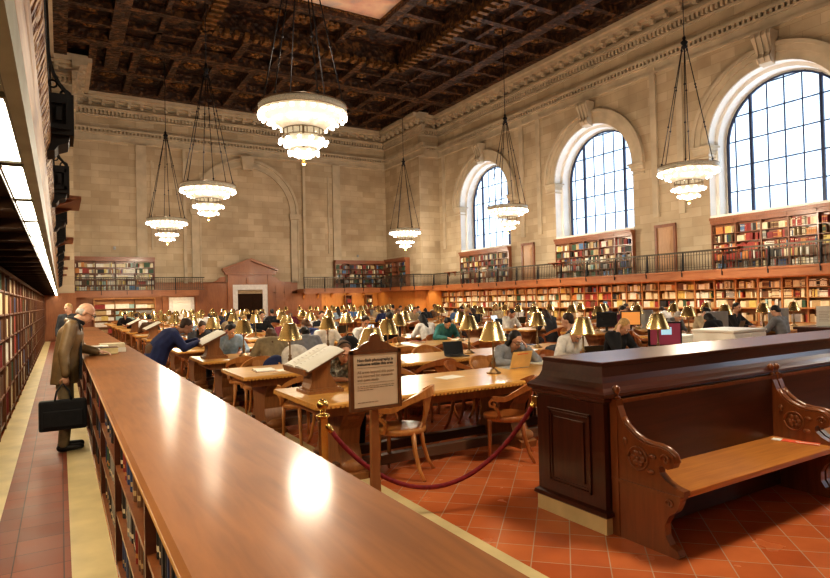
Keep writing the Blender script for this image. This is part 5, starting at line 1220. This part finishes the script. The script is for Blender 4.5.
# ------------------------------------------------------------------ book stands and atlases
def make_stand():
    t = thing('book_stand', '', 'book stand')
    mb = MB(); mb.box(-0.17, 0.19, -0.17, 0.17, 0, 0.03).box(-0.15, 0.17, -0.15, 0.15, 0.03, 0.045); mb.build('stand_base', 'table_dark', t)
    mb = MB(); mb.prism([(-.14, .045), (.15, .045), (.12, .10), (.07, .18), (.09, .37), (-.12, .265), (-.11, .16), (-.12, .09)], lambda u, v, w: (u, w, v), -0.12, 0.12); mb.build('stand_body', 'table_dark', t)
    mb = MB(); mb.prism([(-.235, .205), (.155, .395), (.145, .415), (-.245, .225)], lambda u, v, w: (u, w, v), -0.30, 0.30); mb.prism([(-.25, .20), (-.23, .20), (-.245, .255), (-.265, .255)], lambda u, v, w: (u, w, v), -0.30, 0.30); mb.build('sloping_board', 'table_dark', t)
    return t
def make_atlas():
    t = thing('open_volume', '', 'book'); e = lambda a, y, n: (-.243+a*0.80-n*0.437, y, .228+a*0.389+n*0.9)
    mb = MB(); b = 0
    for s in (-1, 1):
        R = []
        for y, th in ((0.0, 0.012), (0.03, 0.040), (0.12, 0.046), (0.24, 0.036), (0.335, 0.020), (0.35, 0.012)):
            R.append([e(0.01, s*y, 0.004), e(0.46, s*y, 0.004), e(0.46, s*y, th), e(0.01, s*y, th)])
        mb.rings(R, True, True, 0, False)
    PG = mb
    mb = MB(); R = [[e(0, y, 0), e(0.47, y, 0), e(0.47, y, 0.006), e(0, y, 0.006)] for y in (-0.36, 0.36)]; mb.rings(R, True, True, 0, False); mb.build('cover', 'bk_brown', t)
    mb = PG
    for s in (-1, 1):
        for i in range(7):
            a = 0.06+i*0.05; P = [e(a, s*0.06, 0.0435), e(a+0.005, s*0.06, 0.0435), e(a+0.005, s*0.12, 0.0468), e(a, s*0.12, 0.0468)]
            n = len(mb.v); mb.v += P; mb.face((n, n+1, n+2, n+3) if s > 0 else (n+3, n+2, n+1, n), 1)
    mb.build('pages', ['paper_white', 'ink_soft'], t, fix=False)
    return t
BS, AT = Proto(make_stand()), Proto(make_atlas())
for x, y, w in ((2.17, 5.50, 'on the nearest table end'), (2.12, 9.95, 'under the hands of the bending man'), (2.1, 16.9, 'on the sixth table row end'), (2.1, 21.4, 'on the eighth table row end')):
    BS.put((x, y, 0.76), 0, 'brown wooden book stand %s' % w, 'book stands'); AT.put((x, y, 0.762), 0, 'large open volume on the book stand %s' % w, 'open volumes')

# ------------------------------------------------------------------ books on the counter
o = thing('thick_book', 'thick closed tan-paged book lying flat on the counter beside the man', 'book', (0.45, 8.30, 1.05))
MB().box(-0.155, 0.155, -0.11, 0.11, 0.006, 0.078).build('page_block', 'paper_yel', o) if 'paper_yel' in M else None
M['paper_yel'] = plain('yellowed page edges', (0.66, 0.55, 0.30), 0.7, var=0.12, scale=30)
MB().box(-0.155, 0.155, -0.11, 0.11, 0.006, 0.078).build('page_block', 'paper_yel', o)
MB().box(-0.16, 0.16, -0.112, 0.115, 0.0, 0.006).box(-0.16, 0.16, -0.112, 0.115, 0.078, 0.084).box(-0.16, 0.16, 0.108, 0.115, 0.0, 0.084).build('cover', 'bk_brown', o)
o = thing('open_folder', 'thin black book lying open across the thick book and the counter edge', 'book', (0.31, 8.29, 1.136))
MB().box(-0.22, 0.12, -0.10, 0.10, 0, 0.008).build('cover', 'black', o); MB().box(0.0, 0.19, -0.10, 0.10, 0.008, 0.020).build('pages', 'paper', o)
o = thing('paper_stack', 'white-edged book stack just behind the thick book on the counter', 'book', (0.56, 8.62, 1.05))
MB().box(-0.16, 0.16, -0.11, 0.11, 0, 0.055).build('lower_book', 'paper', o); MB().box(-0.14, 0.15, -0.11, 0.10, 0.057, 0.11).build('upper_book', 'bk_cream', o)
o = thing('blue_volume', 'dark blue large volume leaning in the open end of the counter shelves near the man', 'book', (0.20, 6.55, 0.10)) if False else None

# ------------------------------------------------------------------ laptops, papers, monitors, bags
def make_laptop(lid, scr):
    t = thing('laptop', '', 'laptop')
    MB().box(-0.16, 0.16, -0.11, 0.11, 0, 0.014).build('keyboard_base', 'silver_plastic' if lid != 'black' else 'black', t, bevel=0.004)
    R = [[(x, 0.11+0.21*0.32*k+d, 0.014+0.21*0.95*k) for x, d in ((-0.16, 0), (0.16, 0), (0.16, 0.01), (-0.16, 0.01))] for k in (0, 1)]
    MB().rings(R, True, True, 0, False).build('lid', lid, t)
    b = MB(); b.v = [(-0.148, 0.1125, 0.03), (0.148, 0.1125, 0.03), (0.148, 0.170, 0.205), (-0.148, 0.170, 0.205)]; b.face((0, 1, 2, 3)); b.build('screen', scr, t, fix=False)
    return t
LA, LB_ = Proto(make_laptop('silver_plastic', 'screen_white')), Proto(make_laptop('black', 'screen_off'))
ml = make_laptop('manila', 'screen_off'); ml.location = (4.83, 5.72, 0.76); ml.rotation_euler = (0, 0, PI+0.05); ml['label'] = 'laptop with a tan lid standing open before the woman with glasses'
for mch in KIDS[ml]:
    if mch.name.startswith('lid'): b_ = mch
MB().box(-0.09, 0.09, 0.172, 0.178, 0.178, 0.190).build('red_sticker', 'red_label', ml)
LB_.put((6.05, 5.66, 0.76), PI-0.25, 'dark laptop before the person in the white shirt', 'laptops'); LA.put((6.55, 7.32, 0.76), 0.75, 'pale laptop open before the balding man in the dark sweater', 'laptops')
def make_sheet():
    t = thing('paper_sheets', '', 'papers'); MB().box(-0.15, 0.15, -0.10, 0.10, 0, 0.004).build('upper_sheet', 'paper', t); 
    mt = Matrix.Rotation(0.4, 4, 'Z'); MB().box(-0.15, 0.13, -0.10, 0.10, -0.0, 0.002, 0, mt).build('lower_sheet', 'paper_tan', t); return t
def make_obook():
    t = thing('open_book', '', 'book'); mb = MB()
    for s in (-1, 1):
        mb.rings([[(s*x, -0.12, 0.003), (s*x, 0.12, 0.003), (s*x, 0.12, z), (s*x, -0.12, z)] for x, z in ((0, .008), (.02, .024), (.09, .026), (.16, .014))], True, True, 0, False)
    mb.build('pages', 'paper', t); MB().box(-0.165, 0.165, -0.125, 0.125, 0, 0.003).build('cover', 'bk_dark red', t); return t
def make_cbook(c):
    t = thing('closed_book', '', 'book'); MB().box(-0.10, 0.095, -0.135, 0.135, 0.004, 0.03).build('pages', 'paper', t)
    MB().box(-0.105, 0.10, -0.14, 0.14, 0, 0.004).box(-0.105, 0.10, -0.14, 0.14, 0.03, 0.034).box(-0.107, -0.10, -0.14, 0.14, 0, 0.034).build('cover', c, t); return t
def make_bag(c):
    t = thing('backpack', '', 'bag'); mb = MB(); mb.ball((0, 0, 0.13), (0.21, 0.14, 0.13), 16); mb.ball((0.08, 0.03, 0.12), (0.17, 0.13, 0.12), 14)
    me = remesh(mb, 'bag_body', 0.02); me.materials.append(M[c]); link('bag_body', me, t); MB().tube([(-0.1, -0.05, 0.22), (-0.05, -0.06, 0.29), (0.05, -0.06, 0.29), (0.1, -0.05, 0.22)], 0.012, 6).build('strap', c, t); return t
SH, OB, B1, B2, BG = Proto(make_sheet()), Proto(make_obook()), Proto(make_cbook('bk_navy')), Proto(make_cbook('bk_dark red')), Proto(make_bag('cl_black'))
SH.put((3.72, 5.50, 0.76), 0.2, 'scattered printed sheets on the nearest table left of the lamp', 'papers'); OB.put((5.42, 5.80, 0.76), 0.1, 'open book beside the woman with glasses at the nearest table', 'open books')
SH.put((2.52, 7.50, 0.76), 0.1, 'papers on the second table near its left end', 'papers'); OB.put((2.25, 7.62, 0.76), 1.5, 'open book on the second table, left end', 'open books')
BG.put((4.4, 9.70, 0.76), 0.3, 'black bag lying on the third left-block table', 'bags'); BG.put((3.4, 7.55, 0.76), -0.4, 'black bag lying on the second left-block table', 'bags')
nmx = {}
for k in range(1, NROW-1):
    for bi in (0, 1):
        x = (2.5 if bi == 0 else 11.4)+rs.uniform(0, .4); n = 0
        while x < (7.5 if bi == 0 else 16.4):
            q = rs.choice('sobcBlLg') if k < 9 else rs.choice('soc'); side = rs.choice((-1, 1)); y = ROW0+k*PITCH+side*rs.uniform(0.22, 0.36)
            if any(abs(x-a) < 0.55 and abs(y-b) < 0.5 for a, b in ((4.4, 9.7), (3.4, 7.55), (6.55, 7.32), (2.25, 7.6), (11.4, 9.9), (12.2, 9.9), (13.0, 9.9), (12.4, 7.6), (14.6, 7.6))) or (x < 2.9 and bi == 0 and k in (1, 2, 5, 7)):
                x += 0.4; continue
            pr, nm, gp = {'s': (SH, 'loose papers', 'papers'), 'o': (OB, 'open book', 'open books'), 'b': (B1, 'closed navy book', 'closed books'), 'c': (B2, 'closed dark red book', 'closed books'), 'B': (OB, 'open book', 'open books'), 'l': (LA, 'silver laptop', 'laptops'), 'L': (LB_, 'black laptop', 'laptops'), 'g': (SH, 'loose papers', 'papers')}[q]
            pr.put((x, y, 0.76), (0 if side < 0 else PI)+rs.uniform(-.3, .3), '%s on the %s %s-block table, %s item from the left' % (nm, ORD[k], ('left', 'right')[bi], ORD[n]), gp); n += 1; x += rs.uniform(0.5, 1.2)
def make_monitor(scr, patch=False):
    t = thing('computer_monitor', '', 'monitor')
    MB().box(-0.24, 0.24, -0.02, 0.03, 0.10, 0.46).build('casing', 'black', t, bevel=0.008); s = MB().box(-0.215, 0.215, -0.024, -0.02, 0.125, 0.435).build('screen', scr, t)
    if patch: MB().box(-0.06, 0.09, -0.027, -0.024, 0.27, 0.38).build('window_patch', 'screen_blue', s)
    MB().box(-0.03, 0.03, 0.02, 0.06, 0.01, 0.25).build('neck', 'black', t); MB().lathe([(0.0, 0), (0.12, 0), (0.11, 0.015), (0.0, 0.02)], 16, (0, 0.04, 0), caps=False).build('stand_foot', 'black', t); return t
m1 = make_monitor('screen_red', True); m1.location = (7.66, 5.62, 0.76); m1.rotation_euler = (0, 0, -0.62); m1['label'] = 'monitor with a dark maroon screen and pale blue patch behind the partition'
m2 = make_monitor('screen_off'); m2.location = (11.15, 9.75, 0.76); m2.rotation_euler = (0, 0, -0.7); m2['label'] = 'black switched-off monitor at the left end of the third right-block table'
m3 = make_monitor('screen_orange'); m3.location = (12.0, 9.75, 0.76); m3.rotation_euler = (0, 0, -0.7); m3['label'] = 'monitor with a glowing orange screen on the third right-block table'
def make_tower():
    t = thing('monitor_from_behind', '', 'monitor'); MB().box(-0.22, 0.22, -0.02, 0.04, 0.10, 0.46).build('casing', 'grey_plastic', t, bevel=0.01); MB().box(-0.215, 0.215, -0.026, -0.02, 0.12, 0.44).build('screen', 'screen_white', t)
    MB().box(-0.04, 0.04, 0.04, 0.07, 0.01, 0.3).box(-0.12, 0.12, -0.06, 0.14, 0, 0.015).build('stand', 'grey_plastic', t); return t
MT = Proto(make_tower())
for x, y, rz, l in ((12.75, 9.95, 2.2, 'grey monitor seen edge on, right of the orange screen'), (12.15, 7.62, 2.4, 'grey monitor turned away on the second right-block table, left of two'), (14.65, 7.65, 2.4, 'grey monitor turned away on the second right-block table, right of two')): MT.put((x, y, 0.76), rz, l, 'grey monitors')
def make_cabinet(w, d, h, l, loc, rz=0):
    t = thing('white_cabinet', l, 'cabinet', loc, rz)
    MB().box(-w/2, w/2, -d/2, d/2, 0.05, h-0.03).build('cabinet_body', 'white', t, bevel=0.004); MB().box(-w/2-0.015, w/2+0.015, -d/2-0.015, d/2+0.015, h-0.03, h).build('cabinet_top', 'white', t); MB().box(-w/2+0.03, w/2-0.03, -d/2+0.03, d/2-0.03, 0, 0.05).build('plinth', 'black', t)
    for s in (-1, 1):
        dr = MB().box(s*w/4-w/4+0.012, s*w/4+w/4-0.012, -d/2-0.014, -d/2, 0.08, h-0.06).build('cabinet_door', 'white', t); MB().box(s*0.04-0.008, s*0.04+0.008, -d/2-0.03, -d/2-0.014, h*0.55, h*0.65).build('handle', 'silver_plastic', dr)
make_cabinet(0.8, 0.62, 1.10, 'large white cabinet standing behind the partition', (8.42, 5.10, 0)); make_cabinet(0.42, 0.34, 1.0, 'small low white cabinet left of the large one, by the maroon screen', (8.12, 5.72, 0))
dk = thing('service_desk', 'dark wooden desk end behind the partition at the far right', 'desk', (13.2, 5.6, 0)); MB().box(-1.3, 1.6, -0.35, 0.35, 0.90, 0.95).build('desk_top', 'mahog', dk); MB().box(-1.25, 1.55, -0.30, 0.30, 0, 0.90).build('desk_body', 'mahog_v', dk)
sn = thing('notice_holder', 'white upright notice standing on the dark desk at the far right', 'sign', (12.25, 5.55, 0.95), -1.0); MB().box(-0.14, 0.14, -0.004, 0.004, 0.0, 0.38).build('notice_sheet', 'white', sn); MB().box(-0.15, 0.15, -0.05, 0.05, 0, 0.012).build('foot', 'silver_plastic', sn)
mb = MB()
for i in range(7): mb.box(-0.10, 0.10-(i % 3)*0.03, -0.0055, -0.004, 0.28-i*0.03, 0.285-i*0.03)
mb.build('small_print', 'ink_soft', sn)
# coat over a chair
mb = MB(); mb.ball((0, 0, 0.72), (0.24, 0.09, 0.17), 14); mb.ball((0.03, -0.04, 0.55), (0.20, 0.07, 0.17), 12); mb.ball((-0.1, 0.02, 0.62), (0.14, 0.11, 0.16), 12)
me = remesh(mb, 'coat', 0.02); me.materials.append(M['cl_white']); o = link('coat', me, None, loc=(3.02, 8.60, 0.16)); o.scale = (.9, .8, .95); tag(o, 'off-white coat draped over a chair back at the third left-block table', 'coat')
mb = MB(); mb.ball((0, 0, 0.56), (0.17, 0.10, 0.18), 12); mb.ball((0.05, 0.02, 0.66), (0.12, 0.1, 0.1), 12)
me = remesh(mb, 'backpack', 0.02); me.materials.append(M['cl_navy']); o = link('backpack', me, None, loc=(2.70, 8.66, 0.10)); tag(o, 'navy bag hanging beside the off-white coat', 'bag')

# ------------------------------------------------------------------ outside, light
mb = MB(); mb.box(60, 61, -60, 80, -20, 60); ow = mb.build('street_facade', plain('pale city facade', (0.55, 0.58, 0.62), 0.8), None); tag(ow, 'pale office building seen faintly through the windows', 'building')
mb = MB()
for i in range(34):
    for j in range(14): mb.box(59.9, 60.05, -50+i*3.6, -48+i*3.6, -8+j*4.2, -5.4+j*4.2)
wn = mb.build('window_grid', plain('facade glazing', (0.40, 0.44, 0.48), 0.6), ow)
w = bpy.data.worlds.new('world'); SC.world = w; w.use_nodes = True
bg = w.node_tree.nodes['Background']; bg.inputs[0].default_value = (0.72, 0.86, 1.0, 1); bg.inputs[1].default_value = 4.5
def area(loc, size, sy, energy, col, rot, name='gallery_fill'):
    L = bpy.data.lights.new(name, 'AREA'); L.shape = 'RECTANGLE'; L.size = size; L.size_y = sy; L.energy = energy; L.color = col
    o = bpy.data.objects.new(name, L); COL.objects.link(o); o.location = loc; o.rotation_euler = rot; return o
warm = (1, 0.78, 0.48)
area((20.95, 20, 2.25), 0.08, 24, 260, warm, (0, math.radians(38), 0))          # unseen fill added to brighten the lower right shelves
area((20.95, 2, 2.25), 0.08, 12, 100, warm, (0, math.radians(38), 0))  # same added fill, continued towards the camera
area((16.6, 37.0, 2.25), 5.5, 0.08, 40, warm, (math.radians(30), 0, 0)); area((4, 37.0, 2.25), 5.5, 0.08, 30, warm, (math.radians(30), 0, 0))  # fills added below the far gallery, no fixtures modelled
area((-0.42, 14, 2.17), 0.08, 30, 260, (1, .84, .58), (0, math.radians(-25), 0), 'aisle_fill'); area((20.0, 34.5, 2.25), 0.3, 3, 22, warm, (0, math.radians(30), 0))  # added fills without fixtures: left aisle, then the right corner bay
SC.view_settings.view_transform = 'Standard'; SC.view_settings.look = 'Medium High Contrast'; SC.view_settings.exposure = 0.08
